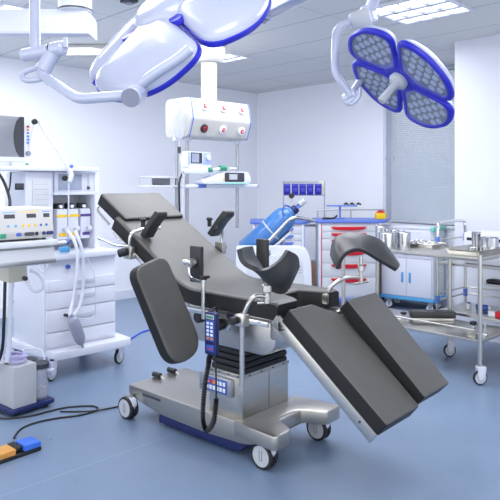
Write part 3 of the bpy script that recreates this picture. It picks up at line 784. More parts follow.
# ================================================================== ANAESTHESIA MACHINE (room frame)
OM = (-4.45, 2.45)
am = thing('anaesthesia_machine', 'white anaesthesia machine with drawers, vaporizers and top shelf on castors beside the left wall', 'anaesthesia machine', RW(*OM), TH)
def A(mb, lo, hi, m, bv=.005):
    mb.box((lo[0]-OM[0], lo[1]-OM[1], lo[2]), (hi[0]-OM[0], hi[1]-OM[1], hi[2]), m, bv); return mb
def AP(d, s, z): return V((d-OM[0], s-OM[1], z))
b = MB(); b.prism(rounded([(-5.05-OM[0], 2.12-OM[1]), (-4.34-OM[0], 2.2-OM[1]), (-4.32-OM[0], 2.88-OM[1]), (-5.05-OM[0], 2.9-OM[1])], .05), .15, .215, WHITE, .012); b.build('base', am)
for d, s in ((-4.37, 2.19), (-4.40, 2.80), (-4.98, 2.2), (-4.98, 2.8)):
    castor(am, d-OM[0], s-OM[1], .062, .152, PI/2+.4, WHITE2, .026, LGREY, cap=DGREY)
b = MB(); A(b, (-5.0, 2.17, .21), (-4.45, 2.80, .93), WHITE, .012); A(b, (-5.0, 2.14, .90), (-4.40, 2.81, .945), WHITE, .012); b.build('cabinet', am)
zs = [.235, .345, .52, .655, .745]
for i in range(4):
    b = MB(); A(b, (-4.452, 2.185, zs[i]+.004), (-4.43, 2.785, zs[i+1]-.004), WHITE, .006); d_ = b.build('drawer', am)
    if i: 
        b = MB(); zc = (zs[i]+zs[i+1])/2+.012
        b.prism(rounded(rect(2.44-OM[1], zc-.017, 2.60-OM[1], zc+.017), .017), 0, .006, mat('handle_grey', 'c6cad6', .45), .003, frame((-4.43-OM[0], 0, 0), (0, 1, 0), (1, 0, 0))); b.build('drawer_handle', d_)
b = MB(); b.cyl(AP(-4.45, 2.36, .84), AP(-4.42, 2.36, .84), .017, KEYB, bevel=.004); b.build('knob', am)
b = MB(); A(b, (-4.44, 2.28, .955), (-4.395, 2.36, 1.0), TRIMB, .012); b.build('absorber_window', am)
# side rail plates and rear column
b = MB(); A(b, (-5.0, 2.1, .93), (-4.62, 2.33, 1.58), WHITE, .01); A(b, (-5.0, 2.33, .93), (-4.86, 2.72, 1.58), WHITE, .006)
A(b, (-4.9, 2.69, .93), (-4.6, 2.735, 1.58), WHITE, .006); A(b, (-4.9, 2.33, 1.395), (-4.6, 2.72, 1.42), WHITE, .004)
b.build('upper_housing', am)
b = MB(); A(b, (-4.9, 2.34, 1.42), (-4.61, 2.69, 1.58), WHITE2, .004); fb = b.build('flow_panel', am)
A(MB(), (-4.612, 2.37, 1.435), (-4.604, 2.575, 1.565), SCREENB, .002).build('screen', fb)
for i in range(6):
    b = MB(); b.cyl(AP(-4.61, 2.635, 1.45+i*.021), AP(-4.597, 2.635, 1.45+i*.021), .006 if i else .012, LGREY if i else DGREY, n=12); b.build('control_knob', fb)
b = MB(); A(b, (-4.622, 2.155, 1.12), (-4.612, 2.29, 1.53), GREYW, .003)
for i in range(9): A(b, (-4.613, 2.165, 1.16+i*.04), (-4.61, 2.28, 1.163+i*.04), LGREY, 0)
b.build('gauge_panel', am)
b = MB(); A(b, (-4.95, 1.72, 1.585), (-4.54, 2.70, 1.622), WHITE, .012); b.build('top_shelf', am)
for s_, band, mm in ((2.42, YELLOW, 0), (2.52, YELLOW, 0), (2.63, PURPLE, 1)):
    b = MB(); A(b, (-4.80, s_-.047, 1.03), (-4.64, s_+.047, 1.28), WHITE2, .014); v_ = b.build('vaporizer', am)
    A(MB(), (-4.6405, s_-.048, 1.215), (-4.637, s_+.048, 1.235), band, .0).build('colour_band', v_)
    b = MB(); b.cyl(AP(-4.72, s_, 1.28), AP(-4.72, s_, 1.325), .038, BLACK, bevel=.006); b.cyl(AP(-4.68, s_, 1.30), AP(-4.66, s_, 1.30), .014, KEYW); b.build('dial', v_)
    b = MB(); b.cyl(AP(-4.64, s_+.02, 1.12), AP(-4.60, s_+.02, 1.12), .02, GREYW, bevel=.004); A(b, (-4.64, s_-.03, 1.06), (-4.634, s_+.035, 1.085), PURPLE if mm else YELLOW, .001); b.build('filler', v_)
# breathing hoses and bag arm
b = MB(); b.cyl(AP(-4.58, 2.15, 1.965), AP(-4.55, 2.15, 1.965), .022, BLACK, bevel=.005); b.tube([AP(-4.57, 2.15, 1.965), AP(-4.57, 2.19, 1.97)], .013, WHITE2)
b.tube([AP(-4.57, 2.18, 1.965), AP(-4.55, 2.23, 1.87), AP(-4.52, 2.33, 1.72), AP(-4.5, 2.38, 1.62), AP(-4.48, 2.395, 1.6)], .006, GREYW)
b.tube([AP(-4.58, 2.15, 1.96), AP(-4.61, 2.14, 1.85), AP(-4.66, 2.13, 1.63)], .006, GREYW)
b.cyl(AP(-4.50, 2.36, 1.53), AP(-4.47, 2.36, 1.53), .022, BLACK, bevel=.005); b.tube([AP(-4.49, 2.40, 1.60), AP(-4.48, 2.41, 1.55), AP(-4.48, 2.39, 1.50)], .022, WHITE2); b.sphere(AP(-4.49, 2.42, 1.625), .016, CARTB)
b.tube([AP(-4.48, 2.39, 1.5), AP(-4.48, 2.39, 1.15)], .006, WHITE2)
b.build('hose_arm', am)
hs = [[(-4.4, 2.40, 1.12), (-4.36, 2.43, 1.0), (-4.36, 2.45, .85), (-4.37, 2.45, .65), (-4.36, 2.41, .52), (-4.36, 2.35, .46)],
      [(-4.42, 2.35, 1.12), (-4.36, 2.39, 1.0), (-4.35, 2.39, .8), (-4.37, 2.37, .6), (-4.36, 2.34, .5), (-4.36, 2.34, .46)]]
for h in hs:
    b = MB(); b.tube([AP(*p) for p in h], .0135, HOSE, ridge=.06, sub=14); b.build('breathing_hose', am)
b = MB(); b.tube([AP(-4.38, 2.50, .9), AP(-4.36, 2.55, .75), AP(-4.36, 2.56, .52), AP(-4.37, 2.53, .42), AP(-4.38, 2.44, .43), AP(-4.37, 2.37, .45)], .005, WHITE2); b.build('sample_line', am)
b = MB()
T = M4.Translation(AP(-4.34, 2.345, .465)) @ M4.Rotation(math.radians(180+20), 4, 'X') @ M4.Diagonal((.75, 1, 1, 1))
b.lathe([(0, -.02), (.014, -.02), (.016, 0), (.034, .012), (.045, .03), (.047, .10), (.044, .19), (.033, .225), (.012, .245), (.008, .27), (0, .272)], BAG, T)
b.build('breathing_bag', am)
b = MB(); b.cyl(AP(-4.43, 2.33, .468), AP(-4.35, 2.34, .468), .012, BLACK); b.build('bag_hook', am)

# monitor on the machine
mo = thing('patient_monitor', 'white framed patient monitor with dark screen on the anaesthesia machine top shelf', 'monitor', RW(-4.72, 1.89, 1.622), TH)
b = MB(); b.box((.0, -.27, .03), (.09, .262, .42), WHITE, .016); b.box((-.06, -.16, .05), (.0, .16, .34), WHITE2, .03); b.box((-.07, -.14, 0), (.08, .2, .035), GREYW, .008); b.build('case', mo)
b = MB(); b.box((.089, -.235, .07), (.0925, .205, .38), SCREEN, .002)
sc = b.build('screen', mo)
arc = [(.205-.035, .07), (.205, .07), (.205, .38), (.17, .38)]+[(.155-.025*math.sin(PI*k/8)*1.4, .38-.31*k/8) for k in range(1, 8)]
MB().prism(arc, .0, .001, SCREEND, 0, frame((.0926, 0, 0), (0, 1, 0), (1, 0, 0))).build('screen_dark_curve', sc)  # darker curved area along the right of the screen
for i, mm in enumerate((RED, ORANGE, CARTB, CARTB, CARTB, CARTB)):
    b = MB(); b.box((.089, .225, .30-i*.025), (.0935, .247, .315-i*.025), mm, .002); b.build('button', mo)
b = MB(); b.cyl((.089, .236, .10), (.112, .236, .10), .019, MGREY, bevel=.004); b.build('knob', mo)
b = MB(); b.box((.07, .1, .0), (.115, .24, .03), GREYW, .006); b.box((.112, .205, .01), (.117, .23, .022), GREEN, .001); b.build('connector_block', mo)
b = MB(); b.box((-.005, -.035, 0), (.005, .035, .05), BLACK, .004); b.box((.004, -.03, .006), (.008, .03, .044), DGREY, .002)
tagp = solo(b, 'black_module', 'small black box mounted on the machine side above the electrosurgical unit', 'device', RW(-4.61, 2.05, 1.44), TH)

# cables hanging left
def wtube(name, label, cat, pts, r, m, ridge=0, sub=8, n=8, smooth=True):
    o0 = V(pts[0]); b = MB(); b.tube([V(p)-o0 for p in pts], r, m, n=n, ridge=ridge, sub=sub, smooth=smooth)
    return solo(b, name, label, cat, o0)
wtube('black_cable', 'black cable running down behind the left end of the electrosurgical unit', 'cable', [at(-2, 172, 4.35), at(4, 182, 4.35), at(9, 196, 4.3), at(10, 206, 4.25), at(9, 225, 4.2)], .011, BLACK)
wtube('black_cable', 'thin black cord beside the small black box above the electrosurgical unit', 'cable', [at(11, 172, 4.3), at(10, 185, 4.3), at(8.5, 195, 4.28), at(10, 208, 4.26), at(9, 222, 4.2)], .006, BLACK)
wtube('black_cable', 'black cable hanging straight below the drawer at the left edge', 'cable', [at(6, 268, 3.95), at(5, 285, 3.95), at(4, 320, 3.95), at(2, 350, 3.98), at(-6, 372, 4.0)], .011, BLACK)
wtube('black_cable', 'black and grey lead hanging below the drawer beside the beige box', 'cable', [at(12, 300, 4.05), at(11, 310, 4.05), at(10, 330, 4.05), at(9, 352, 4.05), at(6, 366, 4.02)], .012, DGREY)
wtube('clear_hose', 'wide pale hose hanging from under the drawer beside the beige box', 'hose', [at(20, 269, 3.95), at(13, 276, 3.95), at(11, 290, 3.95), at(10, 320, 3.97), at(9, 345, 3.99), at(7, 362, 4.0)], .017, HOSE, ridge=.04, sub=12)
wtube('clear_hose', 'looped pale tube hanging under the drawer right of the beige box', 'hose', [at(25, 268, 3.95), at(27, 280, 3.95), at(33, 290, 3.95), at(41, 289, 3.95), at(42, 279, 3.95), at(36, 272, 3.93), at(30, 270, 3.92)], .014, HOSE, ridge=.04, sub=12)
wtube('clear_hose', 'short curved pale tube hanging at the right end of the drawer', 'hose', [at(38, 264, 3.98), at(40, 270, 3.98), at(44, 272, 3.98), at(47, 267, 3.98), at(47, 262, 3.98)], .007, HOSE)

# ================================================================== SUCTION UNIT
su_o = V((-1.51, 3.93, 0)); su = thing('suction_unit', 'grey portable suction unit with clear jar and coiled hose on the floor at left', 'suction pump', su_o, math.radians(50))
b = MB(); b.prism(rounded(rect(-.02, -.02, .30, .33), .03), .022, .05, NAVY, .008); b.prism(rounded(rect(.02, .02, .27, .3), .02), .008, .024, BLACK); b.build('base', su)
for x in (.03, .25):
    for y in (.03, .28): MB().cyl((x, y, 0), (x, y, .012), .018, RUBBER).build('foot', su)
b = MB(); b.box((.005, .0, .05), (.17, .30, .315), LGREY, .008); b.build('case', su)
for y in (.07, .21):
    j = MB(); j.lathe([(0, .052), (.05, .052), (.054, .06), (.054, .25), (.048, .262), (.046, .26), (.046, .066), (0, .064)], SMOKE, M4.Translation((.235, y, 0))); jo = j.build('jar', su)
    MB().lathe([(.04, .255), (.058, .255), (.058, .285), (.04, .295), (.015, .3), (0, .3)], DGREY, M4.Translation((.235, y, 0))).build('lid', jo)
    MB().cyl((.235, y, .066), (.235, y, .12), .045, LGREY).build('contents', jo)
b = MB(); pts = []
for k in range(46):
    a = k*2*PI/15; r_ = .062+.006*math.sin(k*.7); pts.append((.085+r_*math.cos(a), .12+r_*math.sin(a)*1.15, .327+k*.0009+.005*math.sin(k)))
b.tube(pts, .0095, LILAC, sub=3, n=8)
b.tube([pts[-1], (.17, .16, .37), (.22, .12, .375), (.255, .09, .36), (.262, .07, .33), (.262, .06, .30)], .006, HOSE)
b.build('hose', su)
b = MB(); b.cyl((.30, .05, .215), (.30, .05, .235), .026, WHITE2, bevel=.006); b.cyl((.30, .05, .19), (.30, .05, .26), .008, LILAC); b.tube([(.30, .05, .26), (.285, .06, .31), (.262, .06, .315)], .006, LILAC); b.build('filter', su)

# foot pedal
fp_o = V((-1.29, 3.40, 0)); fpd = thing('foot_switch', 'double foot switch with orange and blue pedals on the floor at lower left', 'foot pedal', fp_o, math.radians(48))
b = MB(); b.prism(rounded(rect(-.17, -.055, .13, .075), .015), 0, .02, BLACK, .005); b.box((-.02, -.03, .018), (.025, .07, .05), BLACK, .012); b.build('base', fpd)
b = MB(); b.xz(rounded([(-.16, .02), (-.022, .02), (-.022, .052), (-.16, .048)], .006), -.05, .055, PEDO, .008); b.build('pedal', fpd, label='orange pedal')
b = MB(); b.xz(rounded([(.028, .02), (.125, .02), (.125, .05), (.028, .055)], .006), -.05, .055, PEDB, .008); b.build('pedal', fpd, label='blue pedal')
def fz(px, py, z=.006): Y = (H-z)*F/(py-HY); return at(px, py, Y)
wtube('power_cable', 'black cord running from the foot switch across the floor towards the table', 'cable', [fz(14, 438, .03), fz(17, 433), fz(24, 427), fz(38, 422), (fz(58, 418)), fz(78, 415.5), fz(93, 411.5), fz(98, 408.5), fz(94, 406.3), fz(84, 406), fz(66, 407.5), fz(50, 411), fz(30, 416), fz(8, 418.5), fz(-8, 417)], .006, BLACK)
wtube('power_cable', 'black cord lying on the floor next to the left castor of the operating table', 'cable', [fz(60, 411.5), fz(75, 411.5), fz(92, 411, .012), fz(108, 408.5), fz(120, 406), fz(127, 403.5), fz(134, 398), fz(150, 390)], .0055, BLACK)
wtube('power_cable', 'bright blue cable on the floor behind the white machine', 'cable', [fz(100, 345), fz(118, 341.5), fz(130, 339), fz(140, 333), fz(150, 329.5), fz(165, 325)], .008, CABLEB)

# ================================================================== CENTRAL PENDANT
CP = (-4.72, 4.05)
cp = thing('ceiling_pendant', 'white ceiling pendant with six round gas outlets and hanging shelf poles behind the table', 'ceiling pendant', RW(*CP), TH)
b = MB(); b.cyl((0, 0, 2.25), (0, 0, 2.80), .08, CREAM, n=32); b.build('column', cp)
b = MB(); b.lathe([(0, 2.70), (.11, 2.70), (.15, 2.74), (.16, 2.80), (.16, CZ), (0, CZ)], CREAM, None, 36); b.build('ceiling_flange', cp)
b = MB(); b.box((-.07, -1.1-.4, 2.765), (.07, .0, 2.878), CREAM, .02, M4.Rotation(math.radians(-46), 4, 'Z')); b.build('cantilever', cp)
b = MB(); b.xz(rounded([(-.19, 1.96), (-.15, 1.93), (.15, 1.93), (.21, 2.10), (.165, 2.30), (-.15, 2.305), (-.19, 2.27)], [.03, .03, .03, .02, .03, .03, .03]), -.40, .40, CREAM, .006); bx = b.build('console', cp)
for y in (-.37, .385):
    b = MB(); b.xz(rounded([(.15, 1.927), (.213, 2.10), (.167, 2.303), (.160, 2.303), (.204, 2.10), (.144, 1.927)], .005), y-.006, y+.006, CARTB, 0); b.build('edge_trim', bx)
for y in (-.22, .02, .27):
    for zc, u_ in ((2.222, 1), (2.015, 0)):
        n_ = V((.2, 0, .045)).normalized() if u_ else V((.17, 0, -.06)).normalized()
        xs = .184 if u_ else .182
        Tq = frame((xs, y, zc), (0, 1, 0), n_)
        big = (u_ == 0 and y < -.1)
        b = MB(); b.lathe([(.0, 0), (.042, 0), (.042, .012), (.034, .02), (.0, .02)], BLACK if big else KEYW, Tq, 20)
        b.lathe([(0, .019), (.024, .019), (.022, .026), (0, .026)], RED, Tq, 16); b.lathe([(0, .025), (.012, .025), (.011, .034), (0, .034)], LGREY if not big else DGREY, Tq, 12)
        b.build('gas_outlet', bx)
for y, x in ((-.28, .0), (-.36, -.06), (.37, .02)):
    b = MB(); b.cyl((x, y, 1.93), (x, y, 1.02), .017, ALU); b.cyl((x, y, 1.90), (x, y, 1.935), .04, WHITE2); b.build('pole', cp)
b = MB(); b.cyl((.02, .25, 1.64), (.02, .35, 1.64), .012, WHITE2); b.build('pole_clamp', cp)
b = MB(); b.box((-.2, -.70, 1.47), (-.19, -.34, 1.55), LGREY, .003); b.box((-.2, -.70, 1.47), (.0, -.69, 1.55), LGREY, .003); b.box((-.2, -.70, 1.535), (.01, -.34, 1.555), GREYW, .003); b.box((-.21, -.71, 1.45), (.02, -.34, 1.47), GREYW, .003); b.build('side_tray', cp)
b = MB(); b.box((.06, -.36, 1.445), (.10, .60, 1.478), WHITE, .008); b.box((.058, -.22, 1.443), (.103, -.12, 1.481), CARTB, .004); b.cyl((.08, .60, 1.462), (.08, .615, 1.462), .018, CARTB)
b.box((-.12, -.36, 1.44), (.06, .36, 1.452), WHITE, .004); b.build('rail_shelf', cp)
# devices on it
def CPW(x, y, z): return RW(CP[0]+x, CP[1]+y, z)
iv = thing('infusion_pump', 'white infusion pump with grey screen mounted on the pendant pole above the shelf', 'infusion pump', CPW(.0, -.22, 1.588), TH)
b = MB(); b.box((.02, -.15, .05), (.12, .15, .205), WHITE, .014); b.box((.02, -.14, -.01), (.13, .17, .055), WHITE2, .012); b.build('case', iv)
b = MB(); b.box((.118, -.11, .09), (.1225, .03, .195), SCREEND, .002); b.box((.1222, -.10, .1), (.1235, -.01, .185), SCREENB, .0); b.build('screen', iv)
PB = mat('pale_blue_panel', 'a9bce8', .4)
b = MB(); b.box((.118, .04, .08), (.121, .145, .198), PB, .002); b.build('control_panel', iv)
b = MB(); b.box((.118, -.145, .08), (.121, -.115, .195), PB, .002); b.build('side_strip', iv)
b = MB(); b.cyl((.12, .105, .15), (.14, .105, .15), .03, GREYW, bevel=.006); b.build('dial', iv)
b = MB(); b.cyl((.135, .10, .03), (.135, .14, .03), .024, GREEN, bevel=.004); b.cyl((.135, .14, .03), (.135, .24, .045), .014, KEYW); b.cyl((.135, .24, .05), (.135, .33, .05), .028, GREEN, bevel=.006); b.build('syringe_clamp', iv)
sy = thing('syringe_pump', 'white syringe pump with dark display lying on the pendant shelf rail', 'syringe pump', CPW(.078, .08, 1.479), TH)
b = MB(); b.yz(rounded([(-.30, .0), (.32, .0), (.35, .04), (.30, .125), (.0, .125), (-.2, .06), (-.3, .04)], .02), -.05, .1, WHITE, .012); b.build('case', sy)
b = MB(); b.prism(rounded(rect(-.03, .022, .24, .116), .018), 0, .004, DGREY, .002, frame((.1, 0, 0), (0, 1, 0), (1, 0, 0))); b.build('display_bezel', sy)
b = MB(); b.box((.104, .03, .045), (.1055, .14, .1), LGREY, .0); b.build('display', sy)
b = MB(); b.yz([(-.05, .0), (.28, .0), (.26, .012), (-.02, .012)], .1, .104, TEAL, .001); b.cyl((.1, -.04, .05), (.106, -.04, .05), .01, YELLOW); b.build('trim', sy)
bg = thing('iv_bag', 'clear hanging drip bag in front of the pendant console', 'iv bag', CPW(.12, -.47, 1.95), TH)
b = MB(); b.prism(rounded([(-.04, -.02), (-.02, -.05), (.02, -.05), (.04, -.02), (.05, .02), (.05, .17), (.03, .2), (-.03, .2), (-.05, .17), (-.05, .02)], .02), -.018, .018, IVB, .012, frame((0, 0, 0), (0, 1, 0), (1, 0, 0))); b.build('bag', bg)
b = MB(); b.tube([(0, 0, .2), (0, 0, .23), (-.02, 0, .25), (-.1, .07, .25)], .004, STEEL); b.build('hanger', bg)
b = MB(); b.cyl((0, 0, -.05), (0, 0, -.1), .012, IVB); b.cyl((0, 0, -.12), (0, 0, -.18), .016, DGREY); b.tube([(0, 0, -.1), (0, 0, -.13), (.01, .02, -.3), (0, .05, -.42), (-.02, .06, -.55), (-.03, .05, -.9)], .005, HOSE); b.build('drip_line', bg)
wtube('black_cable', 'black cable hanging left of the infusion pump behind the headrest', 'cable', [CPW(.04, -.36, 1.60), CPW(.06, -.42, 1.5), CPW(.06, -.42, 1.3), CPW(.05, -.40, 1.1), CPW(.03, -.34, 1.0)], .009, BLACK)

# ================================================================== SUPPLY CARTS
def cart(name, label, X0, X1, Y, body, dcol, topx, depth, drawers, ztop):
    w_ = X1-X0; cx = (X0+X1)/2
    t = thing(name, label, 'medical cart', (cx, Y+depth/2, 0), 0); hw = w_/2
    b = MB(); b.box((-hw, -depth/2, .14), (hw, depth/2, ztop-.035), GREYW, .008); b.build('carcass', t)
    for sx in (-1, 1):
        b = MB(); b.box((sx*hw-.018, -depth/2-.012, .14), (sx*hw+.018, -depth/2+.02, ztop-.04), WHITE2, .004); b.box((sx*hw+.010, -depth/2-.0135, .14), (sx*hw+.0185, -depth/2+.02, ztop-.045), dcol, .001); b.build('corner_post', t)
    b = MB(); b.prism(rounded([(topx[0]-cx, -depth/2-.03), (topx[1]-cx-.1, -depth/2-.03), (topx[1]-cx, -.02), (topx[1]-cx, depth/2-.05), (topx[0]-cx, depth/2)], [.03, .06, .06, .05, .03]), ztop-.035, ztop, CARTB, .01); b.build('worktop', t)
    b = MB(); b.prism(rounded(rect(-hw-.02, -depth/2-.03, hw+.02, depth/2), .03), .10, .145, CARTB, .01); b.build('bumper', t)
    for sx in (-1, 1):
        for sy in (-1, 1): castor(t, sx*(hw-.05), sy*(depth/2-.06), .045, .11, .5, LGREY, .02)
    for (za, zb) in drawers:
        b = MB(); b.box((-hw+.025, -depth/2-.012, za+.004), (hw-.025, -depth/2+.01, zb-.004), GREYW, .005); d_ = b.build('drawer', t)
        zt = zb-.012; k = min(.05, (zb-za)*.6)
        poly = [(-hw*.62, zt), (hw*.62, zt)]+[(hw*.62*math.cos(PI*q/10), zt-k*math.sin(PI*q/10)**.7) for q in range(1, 10)]
        b = MB(); b.prism(poly, 0, .018, body, .003, frame((0, -depth/2-.012, 0), (1, 0, 0), (0, -1, 0))); b.build('drawer_handle', d_)
    return t
YR = 7.2
def zy(py, Y): return H-(py-HY)*Y/F
X0, X1 = at(320, 0, YR).x, at(377, 0, YR).x
rc = cart('supply_cart', 'grey medical cart with red drawer handles and blue worktop behind the table', X0, X1, YR, RED, RED, (at(316, 0, YR).x, at(394, 0, YR).x), .5,
     [(zy(232, YR), zy(225.5, YR)), (zy(239, YR), zy(232, YR)), (zy(250, YR), zy(239, YR)), (zy(263, YR), zy(250, YR)), (zy(277, YR), zy(263, YR)), (.16, zy(277, YR))], zy(220, YR))
cxr = (X0+X1)/2; ztr = zy(220, YR)
b = MB()                                                        # guard rail on the cart top
xa, xb = X0-cxr+.02, at(392, 0, YR).x-cxr
for x in (xa, (xa+xb)/2, xb): b.cyl((x, .18, ztr-.01), (x, .18, ztr+.10), .008, STEEL, n=10)
b.cyl((xa, .18, ztr+.10), (xb, .18, ztr+.10), .008, STEEL, n=10)
b.build('guard_rail', rc)
xq, yq, zq = at(390, 0, YR+.2).x-cxr, -.05, zy(163, YR+.2)
b = MB(); b.cyl((xq, yq, ztr-.02), (xq, yq, zq), .008, ALU); b.cyl((xq, yq, ztr-.005), (xq, yq, ztr+.02), .02, ALU); dp = b.build('drip_pole', rc)
b = MB(); b.tube([(xq-.04, yq, zq+.08), (xq-.045, yq, zq+.04), (xq, yq, zq), (xq+.045, yq, zq+.04), (xq+.04, yq, zq+.08)], .005, ALU); b.build('hook', dp)
YB = 7.45
X0b, X1b = at(254, 0, YB).x, at(303, 0, YB).x
bc = cart('supply_cart', 'grey medical cart with blue drawer handles partly hidden by the blue gas cylinder', X0b, X1b, YB, CARTB, CARTB, (at(250, 0, YB).x, at(314, 0, YB).x), .5,
     [(zy(234, YB), zy(227, YB)), (zy(241, YB), zy(234, YB)), (zy(252, YB), zy(241, YB)), (zy(264, YB), zy(252, YB)), (zy(278, YB), zy(264, YB)), (.16, zy(278, YB))], zy(221, YB))
cxb = (X0b+X1b)/2
Yk = YB+.46
b = MB(); xl, xr_ = at(283.5, 0, Yk).x-cxb, at(324.5, 0, Yk).x-cxb
zk = lambda py: zy(py, Yk)
for x in (xl, xr_): b.cyl((x, .21, .9), (x, .21, zk(181)), .008, ALU, n=10)
for py in (182, 195): b.cyl((xl, .21, zk(py)), (xr_, .21, zk(py)), .007, ALU, n=10)
b.box((xl, .20, .93), (xr_, .22, .96), ALU, .003)
b.build('bin_rack', bc)
b = MB(); b.box((xr_-.075, .2, zk(195)), (xr_-.005, .205, zk(181)), mat('ivory_card', 'ece8cf', .5), .001); b.build('rack_panel', bc)
bins = [284, 292, 299.5, 307, 315]
names = ['leftmost of the five blue storage bins on the cart rack', 'second from left of the five blue storage bins on the cart rack', 'middle one of the five blue storage bins on the cart rack', 'second from right of the five blue storage bins on the cart rack', 'rightmost of the five blue storage bins beside the ivory panel']
src = None
for px, lb in zip(bins, names):
    xw = at(px+3, 0, Yk-.06).x
    if src is None:
        src = thing('storage_bin', lb, 'bin', (0, 0, 0), 0, 'blue storage bins on the rack')
        hb = zk(183.5)-zk(194.5); wb = 6.3*Yk/F/2
        b = MB(); b.yz(rounded([(.05, 0), (-.035, 0), (-.055, hb*.8), (-.045, hb), (.05, hb)], .006), -wb, wb, BINB, .004); b.build('tub', src)
        b = MB(); b.box((-wb*.6, -.062, hb*.25), (wb*.6, -.045, hb*.6), mat('bin_label', '3c3fb8', .5), .002); b.build('label_holder', src); it = src
    else: it = copy_tree(src); it['label'] = lb
    it.location = (xw, Yk-.068, zk(194.5))
# yellow sharps box, small tools on the red cart
sb = thing('sharps_container', 'yellow sharps container with red lid at the right end of the blue cart worktop', 'sharps container', (at(380.5, 0, YR+.2).x, YR+.2, ztr), 0)
b = MB(); b.prism(rounded([(-.056, -.05), (.056, -.05), (.064, .05), (-.064, .05)], .02), 0, .075, YELLOW, .01); b.build('tub', sb)
b = MB(); b.prism(rounded(rect(-.045, -.04, .045, .04), .02), .073, .09, RED, .006); b.cyl((0, 0, .088), (0, 0, .102), .03, RED, bevel=.004); b.build('lid', sb)
b = MB(); b.tube([(-.09, 0, .012), (-.02, 0, .012), (.05, .0, .018), (.085, 0, .05)], .011, BLACK); b.sphere((-.03, 0, .014), .02, BLACK, (2.5, 1, .6))
solo(b, 'laryngoscope', 'black curved handheld instrument lying on the left of the blue cart worktop', 'instrument', (at(330, 0, YR+.1).x, YR+.1, ztr))
it = thing('instrument_stand', 'small raised tray on a stem with black tools above the blue cart worktop', 'stand', (at(340, 0, YR+.22).x, YR+.22, ztr))
b = MB(); b.cyl((0, 0, 0), (0, 0, .155), .011, CARTB); b.cyl((0, 0, 0), (0, 0, .012), .05, CARTB); b.build('stem', it)
b = MB(); b.box((-.16, -.06, .15), (.2, .06, .165), CARTB, .005); b.build('tray', it)
for i, (px, lb) in enumerate(((346, 'left black tool on the small raised tray'), (352, 'middle black tool on the small raised tray'), (358.5, 'right black tool hooked at the end of the small raised tray'))):
    b = MB(); b.tube([(-.025, 0, .01), (0, 0, .02), (.03, 0, .008)], .01, BLACK); b.sphere((0, 0, .02), .015, BLACK)
    solo(b, 'clip_tool', lb, 'tool', (at(px, 0, YR+.2).x, YR+.2, ztr+.165), 0, 'black tools on the raised tray')
# peach boxes between the carts
def peach(px0, px1, py0, py1, Y, lb):
    xa, xb = at(px0, 0, Y).x, at(px1, 0, Y).x
    t = thing('waste_bin', lb, 'bin', ((xa+xb)/2, Y, 0)); w2 = (xb-xa)/2; zt = zy(py0, Y)
    b = MB(); b.prism(rounded(rect(-w2, -w2, w2, w2), .02), .0, .12, DGREY, .008); b.build('foot', t)
    b = MB(); b.prism(rounded(rect(-w2*.96, -w2*.96, w2*.96, w2*.96), .02), .12, zt, PEACH, .008); b.build('tub', t)
    b = MB(); b.prism(rounded(rect(-w2, -w2, w2, w2), .02), zt, zt+.025, LGREY, .008); b.build('lid', t)
peach(371, 383, 243, 282, 7.78, 'peach coloured bin standing between the red cart and the white cabinet')
peach(305, 318, 262, 275, 7.95, 'peach coloured bin standing between the two supply carts')

# ================================================================== GAS CYLINDER ON TROLLEY
gt_o = at(285, 300, 6.0); gt_o.z = 0
gt = thing('cylinder_trolley', 'white moulded trolley with silver push handle carrying the blue gas cylinder', 'trolley', gt_o, 0)
def G(px, py, Y): return at(px, py, Y)-gt_o
b = MB()
xa, xb = G(236, 0, 6.0).x, G(313, 0, 6.0).x; zt = G(0, 246, 6.0).z
b.xz(rounded([(xa, .2), (xb, .2), (xb-.02, zt-.14), (xb-.07, zt), (xa, zt)], [.03, .03, .08, .08, .03]), -.02, .08, WHITE, .015)
b.box((xa, .0, .2), (xb-.01, .5, .25), WHITE, .015); bb = b.build('body', gt)
b = MB(); b.xz(rounded([(xa+.1, .42), (xb-.08, .42), (xb-.10, zt-.16), (xb-.14, zt-.09), (xa+.1, zt-.09)], .04), -.03, -.018, GREYW, .006); b.build('side_panel', bb)
b = MB(); 
for i in range(3): b.box((xb-.22, -.036, zt-.2-i*.03), (xb-.11, -.029, zt-.19-i*.03), LGREY, .002)
b.build('vent', bb)
for x in (xa+.08, xb-.08):
    for y in (.05, .42): castor(gt, x, y, .06, .21, .3, LGREY, .025)
b = MB(); b.tube([G(262, 247, 5.9), G(270, 240, 5.9), G(286, 223, 5.9), G(292, 218.5, 5.9), G(300, 218, 5.95), G(314, 221, 6.1)], .017, CHROME); b.build('push_handle', gt)
a, c = at(246, 252, 6.30), at(293, 211, 6.27); ax = (c-a); Lc = ax.length
gc = thing('gas_cylinder', 'blue oxygen cylinder with valve leaning on the white trolley', 'gas cylinder', a, 0)
q = ax.to_track_quat('Z', 'Y').to_matrix().to_4x4(); rc_ = .125
b = MB(); off = a-gt_o; un = ax.normalized(); dnv = un.cross(V((0, 1, 0))).normalized()
if dnv.z > 0: dnv = -dnv
Tc = frame(off+dnv*.128, un, -dnv); b.box((-.02, -.11, -.02), (Lc*.75, .11, 0), GREYW, .005, Tc); b.box((-.03, -.11, -.02), (-.005, .11, .1), GREYW, .005, Tc)
for f in (.12, .6):
    p_ = Tc @ V((Lc*f, 0, -.01)); b.cyl((p_.x, p_.y, .24), p_, .02, ALU)
b.build('cradle', gt)
b = MB(); b.lathe([(0, 0), (rc_*.9, 0), (rc_, .02), (rc_, Lc-.14), (rc_*.93, Lc-.09), (rc_*.7, Lc-.045), (rc_*.38, Lc-.015), (rc_*.33, Lc+.01), (0, Lc+.01)], OXY, q, 32); b.build('bottle', gc)
b = MB(); b.lathe([(rc_+.001, Lc*.52), (rc_+.004, Lc*.52), (rc_+.004, Lc*.52+.016), (rc_+.001, Lc*.52+.016)], LGREY, q, 32); b.build('strap', gc)
